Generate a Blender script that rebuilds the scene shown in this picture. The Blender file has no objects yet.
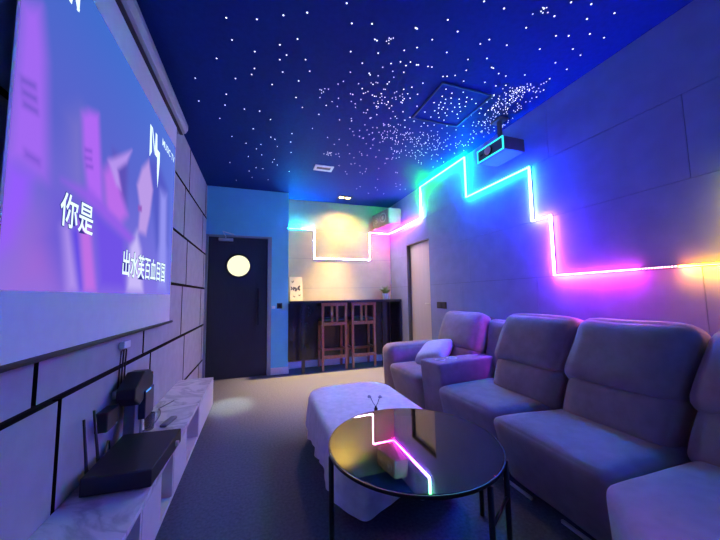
import bpy, bmesh, math, random
import numpy as np
from mathutils import Matrix, Vector
random.seed(3)
PI = math.pi
scene = bpy.context.scene
COL = scene.collection

# ------------------------------------------------------------------ camera, world, exposure, lights
cam_d = bpy.data.cameras.new('camera')
cam = bpy.data.objects.new('camera', cam_d)
COL.objects.link(cam)
YAW, PITCH, ROLL = 0.3286, 0.0848, -0.0149
_f = Vector((math.sin(YAW) * math.cos(PITCH), math.cos(YAW) * math.cos(PITCH), math.sin(PITCH)))
_r = Vector((math.cos(YAW), -math.sin(YAW), 0))
_u = _r.cross(_f)
_r2 = math.cos(ROLL) * _r + math.sin(ROLL) * _u
_u2 = -math.sin(ROLL) * _r + math.cos(ROLL) * _u
M = Matrix((_r2, _u2, -_f)).transposed().to_4x4()
M.translation = Vector((0.7537, 0.0, 1.2024))
cam.matrix_world = M
cam_d.sensor_width = 36
cam_d.lens = 36 * 297.9 / 720
cam_d.clip_start = 0.02
scene.camera = cam

world = bpy.data.worlds.new('world')
scene.world = world
world.use_nodes = True
world.node_tree.nodes['Background'].inputs[0].default_value = (0.01, 0.015, 0.05, 1)
world.node_tree.nodes['Background'].inputs[1].default_value = 0.3

vs = scene.view_settings
vs.view_transform = 'Standard'
vs.look = 'None'
vs.gamma = 1
vs.use_curve_mapping = False
vs.exposure = 0.0

LED_POWER = 70.0
SCREEN_POWER = 1.0
WARM_POWER = 720.0


def spot(name, loc, target, energy, color, size, blend=0.6, radius=0.03):
    d = bpy.data.lights.new(name, 'SPOT')
    d.energy = energy
    d.color = color
    d.spot_size = size
    d.spot_blend = blend
    d.shadow_soft_size = radius
    o = bpy.data.objects.new(name, d)
    COL.objects.link(o)
    o.location = loc
    o.rotation_euler = (Vector(target) - Vector(loc)).to_track_quat('-Z', 'Y').to_euler()
    return o


# the twin downlight over the bar, and the corridor light that falls through the porthole
for _x in (2.10, 2.20):
    spot('downlight_beam', (_x, 4.84, 2.86), (_x - 0.35, 4.45, 0), WARM_POWER, (1.0, 0.66, 0.27), math.radians(66), 1.0, 0.04)
    spot('downlight_spill', (_x, 4.84, 2.86), (_x, 4.90, 0), WARM_POWER * 0.088, (1.0, 0.70, 0.13), math.radians(150), 0.9, 0.05)
spot('porthole_beam', (0.46, 4.86, 1.68), (0.47, 3.72, 0), 260.0, (0.85, 1.0, 0.85), math.radians(17), 0.8, 0.05)


# ------------------------------------------------------------------ helpers
def lin(c):
    c = c / 255.0
    return c / 12.92 if c <= 0.04045 else ((c + 0.055) / 1.055) ** 2.4


def rgb(r, g, b):
    return (lin(r), lin(g), lin(b), 1)


def mat(name, color, rough=0.6, metal=0.0, spec=0.5, noise=0.0, nscale=20, bump=0.0, bscale=200, stretch=(1, 1, 1), sheen=0.0, coat=0.0):
    m = bpy.data.materials.new(name)
    m.use_nodes = True
    nt = m.node_tree
    b = nt.nodes['Principled BSDF']
    b.inputs['Base Color'].default_value = (*color[:3], 1)
    b.inputs['Roughness'].default_value = rough
    b.inputs['Metallic'].default_value = metal
    b.inputs['Specular IOR Level'].default_value = spec
    if sheen:
        b.inputs['Sheen Weight'].default_value = sheen
    if coat:
        b.inputs['Coat Weight'].default_value = coat
    tc = nt.nodes.new('ShaderNodeTexCoord')
    mp = nt.nodes.new('ShaderNodeMapping')
    mp.inputs['Scale'].default_value = stretch
    nt.links.new(tc.outputs['Object'], mp.inputs[0])
    if noise:
        n = nt.nodes.new('ShaderNodeTexNoise')
        n.inputs['Scale'].default_value = nscale
        n.inputs['Detail'].default_value = 6
        nt.links.new(mp.outputs[0], n.inputs[0])
        r = nt.nodes.new('ShaderNodeMapRange')
        r.inputs[1].default_value = 0.3
        r.inputs[2].default_value = 0.7
        r.inputs[3].default_value = 1 - noise
        r.inputs[4].default_value = 1 + noise
        nt.links.new(n.outputs[0], r.inputs[0])
        mx = nt.nodes.new('ShaderNodeVectorMath')
        mx.operation = 'SCALE'
        mx.inputs[0].default_value = color[:3]
        nt.links.new(r.outputs[0], mx.inputs['Scale'])
        nt.links.new(mx.outputs[0], b.inputs['Base Color'])
    if bump:
        n2 = nt.nodes.new('ShaderNodeTexNoise')
        n2.inputs['Scale'].default_value = bscale
        n2.inputs['Detail'].default_value = 3
        nt.links.new(mp.outputs[0], n2.inputs[0])
        bp = nt.nodes.new('ShaderNodeBump')
        bp.inputs['Strength'].default_value = bump
        bp.inputs['Distance'].default_value = 0.004
        nt.links.new(n2.outputs[0], bp.inputs['Height'])
        nt.links.new(bp.outputs[0], b.inputs['Normal'])
    return m


def emis(name, color, strength, sample=True):
    m = bpy.data.materials.new(name)
    m.use_nodes = True
    nt = m.node_tree
    nt.nodes.clear()
    e = nt.nodes.new('ShaderNodeEmission')
    e.inputs[0].default_value = (*color[:3], 1)
    e.inputs[1].default_value = strength
    o = nt.nodes.new('ShaderNodeOutputMaterial')
    nt.links.new(e.outputs[0], o.inputs[0])
    if not sample:
        m.cycles.emission_sampling = 'NONE'
    return m


def attr_emis(name, attr, strength):
    m = emis(name, (1, 1, 1), strength)
    nt = m.node_tree
    a = nt.nodes.new('ShaderNodeVertexColor')
    a.layer_name = attr
    e = [n for n in nt.nodes if n.type == 'EMISSION'][0]
    nt.links.new(a.outputs[0], e.inputs[0])
    return m


OFF = {}


def link(name, me, parent=None, smooth=False, auto=None):
    o = bpy.data.objects.new(name, me)
    COL.objects.link(o)
    if parent is not None:
        o.parent = parent
    return o


def obj(name, bm, m, parent=None, smooth=False, bevel=0.0, world_coords=True):
    """link a bmesh as ONE object; world-built parts are shifted into their thing's frame"""
    root = parent
    while root is not None and root.parent is not None:
        root = root.parent
    if root is not None and world_coords:
        bmesh.ops.translate(bm, verts=bm.verts, vec=-Vector(root.location))
    if bevel:
        es = [e for e in bm.edges if len(e.link_faces) == 2 and e.calc_face_angle(0) > 0.6]
        bmesh.ops.bevel(bm, geom=es, offset=bevel, segments=2, affect='EDGES', profile=0.6, clamp_overlap=True)
    me = bpy.data.meshes.new(name)
    bm.to_mesh(me)
    bm.free()
    for k in (m if isinstance(m, (list, tuple)) else [m]):
        me.materials.append(k)
    if smooth:
        for p in me.polygons:
            p.use_smooth = True
    return link(name, me, parent)


def thing(name, label, cat, loc=(0, 0, 0), rotz=0.0, group=None):
    o = bpy.data.objects.new(name, None)
    COL.objects.link(o)
    o.empty_display_size = 0.05
    o.location = loc
    o.rotation_euler = (0, 0, rotz)
    tag(o, label, cat, group)
    return o


def tag(o, label, cat, group=None):
    o['label'] = label
    o['category'] = cat
    if group:
        o['group'] = group
    return o


def struct(name, bm, m, parent=None, **k):
    o = obj(name, bm, m, parent, **k)
    if parent is None:
        o['kind'] = 'structure'
    return o


def recentre(o):
    """move a single-mesh thing's origin to its base centre"""
    me = o.data
    co = np.empty(len(me.vertices) * 3)
    me.vertices.foreach_get('co', co)
    co = co.reshape(-1, 3)
    c = Vector(((co[:, 0].min() + co[:, 0].max()) / 2, (co[:, 1].min() + co[:, 1].max()) / 2, co[:, 2].min()))
    me.transform(Matrix.Translation(-c))
    o.location = c
    return o


def BM():
    return bmesh.new()


def box(bm, x0, x1, y0, y1, z0, z1, mi=0):
    vs_ = [bm.verts.new(p) for p in ((x0, y0, z0), (x1, y0, z0), (x1, y1, z0), (x0, y1, z0), (x0, y0, z1), (x1, y0, z1), (x1, y1, z1), (x0, y1, z1))]
    for f in ((0, 3, 2, 1), (4, 5, 6, 7), (0, 1, 5, 4), (1, 2, 6, 5), (2, 3, 7, 6), (3, 0, 4, 7)):
        fc = bm.faces.new([vs_[i] for i in f])
        fc.material_index = mi
    return bm


def bx(*a):
    return box(BM(), *a)


def prism(bm, pts, z0, z1, mi=0):
    lo = [bm.verts.new((x, y, z0)) for x, y in pts]
    hi = [bm.verts.new((x, y, z1)) for x, y in pts]
    n = len(pts)
    a = bm.faces.new(lo[::-1])
    b = bm.faces.new(hi)
    a.material_index = b.material_index = mi
    for i in range(n):
        j = (i + 1) % n
        bm.faces.new((lo[i], lo[j], hi[j], hi[i])).material_index = mi
    bmesh.ops.recalc_face_normals(bm, faces=bm.faces)
    return bm


def lathe(bm, prof, cx, cy, n=32, axis='z', cz=0, mi=0):
    """prof: list of (radius, height) along the axis; closed with caps"""
    rings = []
    for r, h in prof:
        ring = []
        for i in range(n):
            a = 2 * PI * i / n
            p, q = r * math.cos(a), r * math.sin(a)
            if axis == 'z':
                co = (cx + p, cy + q, cz + h)
            elif axis == 'y':
                co = (cx + p, cy + h, cz + q)
            else:
                co = (cx + h, cy + p, cz + q)
            ring.append(bm.verts.new(co))
        rings.append(ring)
    for a, b in zip(rings, rings[1:]):
        for i in range(n):
            j = (i + 1) % n
            bm.faces.new((a[i], a[j], b[j], b[i])).material_index = mi
    bm.faces.new(rings[0][::-1]).material_index = mi
    bm.faces.new(rings[-1]).material_index = mi
    bmesh.ops.recalc_face_normals(bm, faces=bm.faces)
    return bm


def tube(bm, pts, r, n=8):
    pts = [Vector(p) for p in pts]
    rings = []
    for i, p in enumerate(pts):
        d = (pts[min(i + 1, len(pts) - 1)] - pts[max(i - 1, 0)]).normalized()
        a = d.cross(Vector((0.13, 0.21, 0.97)))
        if a.length < 0.05:
            a = d.cross(Vector((1, 0, 0)))
        a.normalize()
        b = d.cross(a)
        rr = r[i] if isinstance(r, (list, tuple)) else r
        rings.append([bm.verts.new(p + rr * (math.cos(2 * PI * k / n) * a + math.sin(2 * PI * k / n) * b)) for k in range(n)])
    for a, b in zip(rings, rings[1:]):
        for k in range(n):
            j = (k + 1) % n
            bm.faces.new((a[k], a[j], b[j], b[k]))
    bm.faces.new(rings[0][::-1])
    bm.faces.new(rings[-1])
    bmesh.ops.recalc_face_normals(bm, faces=bm.faces)
    return bm


def soft_cube(sx, sy, sz, r, n=10, puff=(0, 0, 0), seed=0, wob=0.0):
    """a rounded, padded block centred on the origin; puff bulges the +-x, +-y, +-z faces"""
    bm = BM()
    bmesh.ops.create_cube(bm, size=1)
    bmesh.ops.subdivide_edges(bm, edges=bm.edges[:], cuts=n, use_grid_fill=True)
    h = (sx / 2, sy / 2, sz / 2)
    rng = random.Random(seed)
    ph = [rng.uniform(0, 6.28) for _ in range(6)]
    for v in bm.verts:
        q = [math.sin(PI * c) * 1.0 for c in v.co]      # -1..1, denser near the edges
        p = [q[i] * h[i] for i in range(3)]
        inn = [max(-(h[i] - r), min(h[i] - r, p[i])) for i in range(3)]
        d = Vector([p[i] - inn[i] for i in range(3)])
        if d.length > 1e-9:
            # push onto the rounded surface
            m_ = max(abs(d[0]), abs(d[1]), abs(d[2]))
            d = d.normalized() * min(r, m_) if m_ > 0 else d
        co = Vector(inn) + d
        for i in range(3):
            if puff[i]:
                j, k = (i + 1) % 3, (i + 2) % 3
                w = max(0, 1 - q[j] ** 4) * max(0, 1 - q[k] ** 4)
                co[i] += puff[i] * w * (1 if q[i] > 0 else -1) * abs(q[i])
        if wob:
            co += Vector((math.sin(co.y * 19 + ph[0]) + math.sin(co.z * 23 + ph[1]), 0.4 * math.sin(co.x * 21 + ph[2]), math.sin(co.x * 17 + ph[3]) * math.sin(co.y * 15 + ph[4]))) * wob
        v.co = co
    return bm


def soft_foot(foot, z0, z1, r, puff=(0, 0, 0), front=0.0, n=10, seed=0, wob=0.0):
    """soft block whose plan is a quad: foot = near-front, near-back, far-front, far-back (x, y); front shifts the lower front edge"""
    (ax, ay), (bx_, by), (cx, cy), (dx, dy) = foot
    sx = (math.hypot(bx_ - ax, by - ay) + math.hypot(dx - cx, dy - cy)) / 2
    sy = (math.hypot(cx - ax, cy - ay) + math.hypot(dx - bx_, dy - by)) / 2
    sz = z1 - z0
    bm = soft_cube(sx, sy, sz, r, n, puff, seed, wob)
    for v in bm.verts:
        u, w, t = v.co.x / sx + 0.5, v.co.y / sy + 0.5, v.co.z / sz + 0.5
        x = (1 - w) * ((1 - u) * ax + u * bx_) + w * ((1 - u) * cx + u * dx)
        y = (1 - w) * ((1 - u) * ay + u * by) + w * ((1 - u) * cy + u * dy)
        x += front * (1 - t) * (1 - u)
        v.co = (x, y, z0 + t * sz)
    return bm


def back_pad(y0, y1, p0, p1, th, r=0.07, puff=0.03, seed=0, n=10, skew=0.0):
    """padded back panel whose front face runs from p0 to p1 (x, z)"""
    (xa, za), (xb, zb) = p0, p1
    h = math.hypot(xb - xa, zb - za)
    ux, uz = (xb - xa) / h, (zb - za) / h
    bm = soft_cube(th, y1 - y0, h, r, n, (puff, 0.01, 0.01), seed, 0.0025)
    for v in bm.verts:
        a, b, c = v.co
        s = c + h / 2
        dpt = a + th / 2
        v.co = (xa + ux * s + uz * dpt, (y0 + y1) / 2 + b + skew * (s / h), za + uz * s - ux * dpt)
    return bm


# ------------------------------------------------------------------ materials
m_carpet = mat('carpet', (0.13, 0.135, 0.175), 0.95, spec=0.1, noise=0.22, nscale=60, bump=0.5, bscale=350)
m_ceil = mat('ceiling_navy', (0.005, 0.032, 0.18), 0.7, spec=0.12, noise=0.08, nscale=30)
m_panel_l = mat('acoustic_panel_light', (0.46, 0.455, 0.47), 0.85, spec=0.2, noise=0.07, nscale=9, bump=0.25, bscale=260)
m_groove = mat('groove_black', (0.004, 0.004, 0.005), 0.8, spec=0.2)
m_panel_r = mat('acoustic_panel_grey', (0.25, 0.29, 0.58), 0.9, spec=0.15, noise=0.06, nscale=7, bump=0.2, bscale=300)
m_panel_n = mat('acoustic_panel_cream', (0.48, 0.43, 0.29), 0.9, spec=0.15, noise=0.06, nscale=7, bump=0.2, bscale=300)
m_seam = mat('seam_dark', (0.12, 0.13, 0.22), 0.9, spec=0.1)
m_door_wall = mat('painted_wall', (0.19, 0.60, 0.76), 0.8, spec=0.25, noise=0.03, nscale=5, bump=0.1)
m_white = mat('white_paint', (0.75, 0.74, 0.72), 0.5, noise=0.02)
m_black_door = mat('black_door', (0.022, 0.022, 0.026), 0.45, noise=0.15, nscale=12, stretch=(6, 6, 0.5))
m_pale_door = mat('pale_door', (0.55, 0.52, 0.60), 0.5, noise=0.04, nscale=6, stretch=(4, 4, 0.4))
m_dark_frame = mat('dark_frame', (0.05, 0.05, 0.058), 0.5, noise=0.1)
m_jamb = mat('door_jamb', (0.13, 0.13, 0.15), 0.5, noise=0.05)
m_grey_frame = mat('grey_frame', (0.30, 0.31, 0.33), 0.5, noise=0.05)
m_black = mat('black_plastic', (0.016, 0.016, 0.019), 0.4, noise=0.1)
m_black_gloss = mat('black_lacquer', (0.02, 0.018, 0.024), 0.22, noise=0.15, nscale=8, coat=0.3)
m_metal = mat('brushed_metal', (0.62, 0.62, 0.64), 0.28, metal=1.0, noise=0.06, nscale=40)
m_black_metal = mat('black_metal', (0.02, 0.02, 0.022), 0.35, metal=0.6, noise=0.1)
m_sofa = mat('sofa_fabric', (0.33, 0.22, 0.245), 0.92, spec=0.15, noise=0.12, nscale=14, bump=0.35, bscale=420, sheen=0.25)
m_sofa_frame = mat('sofa_base_fabric', (0.20, 0.19, 0.21), 0.92, spec=0.1, noise=0.1, nscale=20, bump=0.3, bscale=420)
m_pillow = mat('pillow_cotton', (0.66, 0.63, 0.66), 0.9, spec=0.15, noise=0.05, nscale=30, bump=0.3, bscale=300)
m_cloth = mat('white_tablecloth', (0.82, 0.79, 0.80), 0.85, spec=0.2, noise=0.10, nscale=22, bump=0.4, bscale=70)
m_wood = mat('brown_stool_wood', (0.36, 0.135, 0.06), 0.45, noise=0.3, nscale=10, stretch=(6, 6, 0.7))
m_leather = mat('black_seat_vinyl', (0.02, 0.019, 0.02), 0.5, noise=0.1)
m_screen_fab = mat('projection_fabric', (0.92, 0.92, 0.90), 0.8, spec=0.1, noise=0.02)
m_housing = mat('screen_housing', (0.40, 0.42, 0.44), 0.4, noise=0.03)
m_pot = mat('white_ceramic', (0.75, 0.75, 0.73), 0.3, noise=0.02)
m_leaf = mat('green_leaf', (0.22, 0.38, 0.06), 0.5, noise=0.3, nscale=40)
m_soil = mat('dark_soil', (0.05, 0.035, 0.025), 0.9, noise=0.3, nscale=80)
m_card = mat('poster_paper', (0.62, 0.54, 0.32), 0.7, noise=0.06, nscale=25)
m_print = mat('butterfly_print', (0.06, 0.045, 0.04), 0.7, noise=0.2)
m_speaker = mat('speaker_cabinet', (0.20, 0.22, 0.17), 0.5, noise=0.08, nscale=18)
m_grille = mat('speaker_grille', (0.16, 0.14, 0.13), 0.7, noise=0.45, nscale=70, bump=0.8, bscale=120)
m_cone = mat('speaker_cone', (0.40, 0.38, 0.37), 0.4, noise=0.15)
m_proj = mat('projector_shell', (0.10, 0.10, 0.12), 0.4, noise=0.05)
m_proj_front = mat('projector_front', (0.12, 0.16, 0.19), 0.35, noise=0.05)
m_ring = emis('projector_trim_emission', (0.04, 0.75, 0.85), 1.6)  # cyan brightness of the front trim, put in as emission
m_trim_white = mat('projector_trim', (0.80, 0.82, 0.82), 0.35, noise=0.02)
m_lens = mat('projector_lens_glass', (0.80, 0.66, 0.85), 0.1, spec=0.9, noise=0.03, coat=0.5)
m_clear = mat('clear_plastic', (0.75, 0.72, 0.76), 0.12, noise=0.02)
m_clear.node_tree.nodes['Principled BSDF'].inputs['Transmission Weight'].default_value = 0.8
m_orange = mat('copper_edge', (0.55, 0.25, 0.13), 0.4, metal=0.5, noise=0.1)
m_navy = mat('navy_plastic', (0.02, 0.025, 0.07), 0.35, noise=0.1)
m_grey_plastic = mat('grey_plastic', (0.20, 0.19, 0.21), 0.5, noise=0.05)
m_cotton = mat('cotton_tuft', (0.42, 0.38, 0.50), 0.95, noise=0.15, nscale=90, bump=0.6)


def marble():
    m = mat('white_marble', (0.78, 0.76, 0.76), 0.28, spec=0.5)
    nt = m.node_tree
    b = nt.nodes['Principled BSDF']
    tc = [n for n in nt.nodes if n.type == 'TEX_COORD'][0]
    n1 = nt.nodes.new('ShaderNodeTexNoise')
    n1.inputs['Scale'].default_value = 2.4
    n1.inputs['Detail'].default_value = 8
    n1.inputs['Distortion'].default_value = 1.6
    nt.links.new(tc.outputs['Object'], n1.inputs[0])
    r = nt.nodes.new('ShaderNodeValToRGB')
    e = r.color_ramp.elements
    e[0].position, e[0].color = 0.44, (0.80, 0.78, 0.78, 1)
    e[1].position, e[1].color = 0.56, (0.80, 0.78, 0.78, 1)
    k = e.new(0.50)
    k.color = (0.50, 0.49, 0.50, 1)
    nt.links.new(n1.outputs[0], r.inputs[0])
    nt.links.new(r.outputs[0], b.inputs['Base Color'])
    return m


m_marble = marble()


def tinted_glass():
    m = bpy.data.materials.new('tinted_mirror_glass')
    m.use_nodes = True
    nt = m.node_tree
    nt.nodes.clear()
    out = nt.nodes.new('ShaderNodeOutputMaterial')
    mx = nt.nodes.new('ShaderNodeMixShader')
    tr = nt.nodes.new('ShaderNodeBsdfTransparent')
    tr.inputs[0].default_value = (0.90, 0.90, 0.94, 1)
    gl = nt.nodes.new('ShaderNodeBsdfGlossy')
    gl.inputs['Roughness'].default_value = 0.02
    gl.inputs['Color'].default_value = (0.95, 0.95, 0.95, 1)
    fr = nt.nodes.new('ShaderNodeFresnel')
    fr.inputs[0].default_value = 2.5
    nt.links.new(fr.outputs[0], mx.inputs[0])
    nt.links.new(tr.outputs[0], mx.inputs[1])
    nt.links.new(gl.outputs[0], mx.inputs[2])
    nt.links.new(mx.outputs[0], out.inputs[0])
    return m


m_glass = tinted_glass()
m_porthole = emis('porthole_lit_glass', rgb(255, 250, 205), 1.25)
m_lamp = emis('downlight_lamp', (1.0, 0.62, 0.22), 14.0)
m_star = emis('star_glow', (0.80, 0.83, 1.0), 2.6, sample=False)
m_star_dim = emis('star_glow_dim', (0.72, 0.78, 1.0), 1.5, sample=False)
m_blue_line = emis('blue_line_emission', (0.1, 0.35, 1.0), 1.5, sample=False)  # emission given to the thin blue line on the holder

# ------------------------------------------------------------------ the room
W, D1, D2, X1, H = 3.15, 4.904, 5.207, 1.2055, 2.9
YB = -1.6

struct('floor', bx(-0.15, W + 0.3, YB - 0.1, D2 + 0.3, -0.1, 0), m_carpet)
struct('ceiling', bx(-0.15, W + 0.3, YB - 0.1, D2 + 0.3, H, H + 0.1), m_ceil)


def panel_rects(rows, y0, y1, joints, holes=()):
    out = []
    for (za, zb), (j0, step) in zip(rows, joints):
        ys = [y0]
        k = math.ceil((y0 - j0) / step + 1e-6)
        while j0 + k * step < y1 - 0.02:
            if j0 + k * step > y0 + 0.02:
                ys.append(j0 + k * step)
            k += 1
        ys.append(y1)
        for a, b in zip(ys, ys[1:]):
            out.append((a, b, za, zb))
    for (ha, hb, hz) in holes:            # cut door openings (they reach the floor)
        new = []
        for a, b, za, zb in out:
            if b <= ha or a >= hb or za >= hz:
                new.append((a, b, za, zb))
                continue
            if a < ha:
                new.append((a, ha, za, zb))
            if b > hb:
                new.append((hb, b, za, zb))
            if zb > hz:
                new.append((max(a, ha), min(b, hb), hz, zb))
        out = new
    return out


# left wall: pale acoustic panels with wide black grooves
bm = bx(-0.15, -0.03, YB, D2 + 0.3, 0, H, 1)
for f in bm.faces:
    f.material_index = 1
zs = [0, 0.307, 0.812, 1.335, 1.842, 2.385, H]
g = 0.013
for a, b, za, zb in panel_rects(list(zip(zs, zs[1:])), YB, D1, [(1.41, 1.065), (1.57, 1.07), (1.415, 1.065), (1.56, 1.07), (1.39, 1.07), (1.57, 1.07)]):
    box(bm, -0.03, 0.0, a + g, b - (g if b < D1 - 0.01 else 0), za + g, zb - g, 1)
bm.normal_update()
for f in bm.faces:
    if f.normal.x > 0.9 and f.calc_center_median().x > -0.002:
        f.material_index = 0
struct('wall_left', bm, [m_panel_l, m_groove])

# right wall: grey felt panels with fine seams, opening for the pale door
DY0, DY1, DZ = 3.83, 4.54, 2.045
bm = BM()
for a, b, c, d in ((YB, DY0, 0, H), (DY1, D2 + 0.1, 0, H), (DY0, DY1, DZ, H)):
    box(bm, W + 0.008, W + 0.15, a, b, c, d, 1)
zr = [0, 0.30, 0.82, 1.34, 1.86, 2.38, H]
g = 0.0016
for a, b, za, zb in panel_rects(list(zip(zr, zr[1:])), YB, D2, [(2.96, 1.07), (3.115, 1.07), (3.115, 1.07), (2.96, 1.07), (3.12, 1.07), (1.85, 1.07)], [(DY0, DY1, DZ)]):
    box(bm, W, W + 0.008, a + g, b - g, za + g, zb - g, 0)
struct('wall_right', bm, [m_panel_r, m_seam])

# wall behind the bar, with the return beside the black door
bm = bx(X1 - 0.1, W + 0.3, D2 + 0.006, D2 + 0.2, 0, H)
for f in bm.faces:
    f.material_index = 1
for a, b, za, zb in panel_rects(list(zip(zr, zr[1:])), X1, W, [(9.0, 9.0)] * 6):
    box(bm, a + g, b - g, D2, D2 + 0.006, za + g, zb - g, 0)
struct('wall_bar', bm, [m_panel_n, m_seam])

bm = BM()
box(bm, 0.945, X1, D1, D2 + 0.1, 0, H)
box(bm, 0.0, 0.945, D1, D2 + 0.1, 2.145, H)
box(bm, 0.0, 0.945, D1 + 0.12, D2 + 0.1, 0, 2.145)
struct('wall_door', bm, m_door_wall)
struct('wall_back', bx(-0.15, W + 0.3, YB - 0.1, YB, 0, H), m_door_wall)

# black door with a lit porthole
LX0, LX1, LZ = 0.035, 0.885, 2.117
HC, HR = (0.460, 1.682), 0.163
bm = BM()
n = 48
yf, yb_ = D1 + 0.012, D1 + 0.055
circ = [(HC[0] + HR * math.cos(2 * PI * i / n), HC[1] + HR * math.sin(2 * PI * i / n)) for i in range(n)]


def ring_pt(i):
    a = 2 * PI * i / n
    c, s = math.cos(a), math.sin(a)
    k = 1e9
    if c > 1e-6:
        k = min(k, (LX1 - HC[0]) / c)
    if c < -1e-6:
        k = min(k, (LX0 - HC[0]) / c)
    if s > 1e-6:
        k = min(k, (LZ - HC[1]) / s)
    if s < -1e-6:
        k = min(k, (0.004 - HC[1]) / s)
    return (HC[0] + k * c, HC[1] + k * s)


outer = [ring_pt(i) for i in range(n)]
for cx, cz in ((LX0, 0.004), (LX1, 0.004), (LX0, LZ), (LX1, LZ)):   # snap the nearest ring point to each corner
    j = min(range(n), key=lambda i: (math.atan2(cz - HC[1], cx - HC[0]) - math.atan2(outer[i][1] - HC[1], outer[i][0] - HC[0])) ** 2)
    outer[j] = (cx, cz)
vi = [bm.verts.new((x, yf, z)) for x, z in circ]
vo = [bm.verts.new((x, yf, z)) for x, z in outer]
wi = [bm.verts.new((x, yb_, z)) for x, z in circ]
wo = [bm.verts.new((x, yb_, z)) for x, z in outer]
for i in range(n):
    j = (i + 1) % n
    bm.faces.new((vi[i], vo[i], vo[j], vi[j]))
    bm.faces.new((wi[j], wo[j], wo[i], wi[i]))
    bm.faces.new((vi[j], wi[j], wi[i], vi[i]))
    bm.faces.new((vo[i], wo[i], wo[j], vo[j]))
bmesh.ops.recalc_face_normals(bm, faces=bm.faces)
door1 = struct('door_1', bm, m_black_door)
bm = BM()
box(bm, 0.001, LX0 - 0.004, D1 - 0.012, D1 + 0.06, 0, 2.145)
box(bm, LX1 + 0.004, 0.945, D1 - 0.012, D1 + 0.06, 0, 2.145)
box(bm, 0.001, 0.945, D1 - 0.012, D1 + 0.06, LZ + 0.004, 2.15)
obj('door_frame', bm, m_grey_frame, door1)
bm = lathe(BM(), [(HR, 0), (HR, 0.006)], HC[0], yf + 0.012, 48, 'y', HC[1])
pg = obj('porthole_glass', bm, m_porthole, door1)
pg['label'] = 'round porthole glowing cream white'
bm = BM()
for i in range(48):
    pass
lathe_prof = [(HR + 0.028, 0.0), (HR + 0.03, -0.008), (HR + 0.012, -0.012), (HR - 0.002, -0.008), (HR - 0.002, 0.004), (HR + 0.028, 0.0)]
rings = []
for r_, h_ in lathe_prof[:-1]:
    rings.append([bm.verts.new((HC[0] + r_ * math.cos(2 * PI * i / 48), yf + h_, HC[1] + r_ * math.sin(2 * PI * i / 48))) for i in range(48)])
for k in range(len(rings)):
    a, b = rings[k], rings[(k + 1) % len(rings)]
    for i in range(48):
        bm.faces.new((a[i], a[(i + 1) % 48], b[(i + 1) % 48], b[i]))
bmesh.ops.recalc_face_normals(bm, faces=bm.faces)
obj('porthole_ring', bm, m_black_metal, door1, smooth=True)
bm = bx(0.735, 0.765, yf - 0.05, yf - 0.035, 0.77, 1.34)
for z in (0.85, 1.26):
    box(bm, 0.742, 0.758, yf - 0.036, yf, z - 0.01, z + 0.01)
obj('pull_handle', bm, m_black_metal, door1, bevel=0.003)
bm = bx(0.175, 0.375, yf - 0.055, yf, 2.055, 2.10)
dc = obj('door_closer', bm, m_metal, door1, bevel=0.006)
bm = tube(BM(), [(0.27, yf - 0.03, 2.10), (0.27, yf - 0.03, 2.125), (0.235, yf - 0.11, 2.185), (0.385, D1 - 0.02, 2.158)], 0.010)
obj('closer_arm', bm, m_metal, dc)

# pale door in the right wall
bm = bx(W + 0.065, W + 0.105, DY0 + 0.006, DY1 - 0.012, 0.004, DZ - 0.012)
door2 = struct('door_2', bm, m_pale_door)
bm = BM()
box(bm, W + 0.001, W + 0.15, DY1 - 0.012, DY1 + 0.0, 0, DZ)
box(bm, W + 0.001, W + 0.15, DY0, DY0 + 0.004, 0, DZ)
box(bm, W + 0.001, W + 0.15, DY0, DY1, DZ - 0.012, DZ)
obj('door_frame', bm, m_jamb, door2)
bm = lathe(BM(), [(0.024, 0), (0.024, -0.008)], W + 0.065, DY0 + 0.07, 20, 'x', 1.06)
tube(bm, [(W + 0.060, DY0 + 0.07, 1.06), (W + 0.022, DY0 + 0.07, 1.06), (W + 0.022, DY0 + 0.19, 1.062)], 0.009)
obj('lever_handle', bm, m_metal, door2, smooth=True)
obj('keyhole_plate', lathe(BM(), [(0.022, 0), (0.022, -0.006)], W + 0.065, DY0 + 0.07, 20, 'x', 0.985), m_metal, door2)
struct('wall_corridor', bx(W + 0.15, W + 0.2, DY0 - 0.1, DY1 + 0.1, 0, DZ + 0.1), m_dark_frame)

bm = bx(0.945, X1 + 0.012, D1 - 0.012, D1 - 0.0005, 0, 0.105)
struct('baseboard_door', bm, m_white, bevel=0.002)
struct('baseboard_bar', bx(X1 + 0.013, W - 0.001, D2 - 0.013, D2 - 0.0005, 0, 0.105), m_white)
struct('baseboard_right', bx(W - 0.012, W - 0.0005, YB, DY0 - 0.01, 0, 0.09), m_white)

# ------------------------------------------------------------------ ceiling fittings
t = thing('access_hatch', 'square ceiling access panel with a thin glossy frame among the dense stars', 'hatch', (2.385, 2.165, H - 0.012))
bm = BM()
hx0, hx1, hy0, hy1 = 2.13, 2.64, 1.915, 2.415
w_ = 0.010
for a in ((hx0, hx1, hy0, hy0 + w_), (hx0, hx1, hy1 - w_, hy1), (hx0, hx0 + w_, hy0 + w_, hy1 - w_), (hx1 - w_, hx1, hy0 + w_, hy1 - w_)):
    box(bm, *a, H - 0.012, H - 0.0005)
m_hatch = mat('hatch_trim', (0.03, 0.09, 0.16), 0.3, noise=0.05)
obj('hatch_frame', bm, m_hatch, t)
obj('hatch_panel', bx(hx0 + w_ + 0.002, hx1 - w_ - 0.002, hy0 + w_ + 0.002, hy1 - w_ - 0.002, H - 0.0015, H - 0.0004), m_ceil, t)

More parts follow.
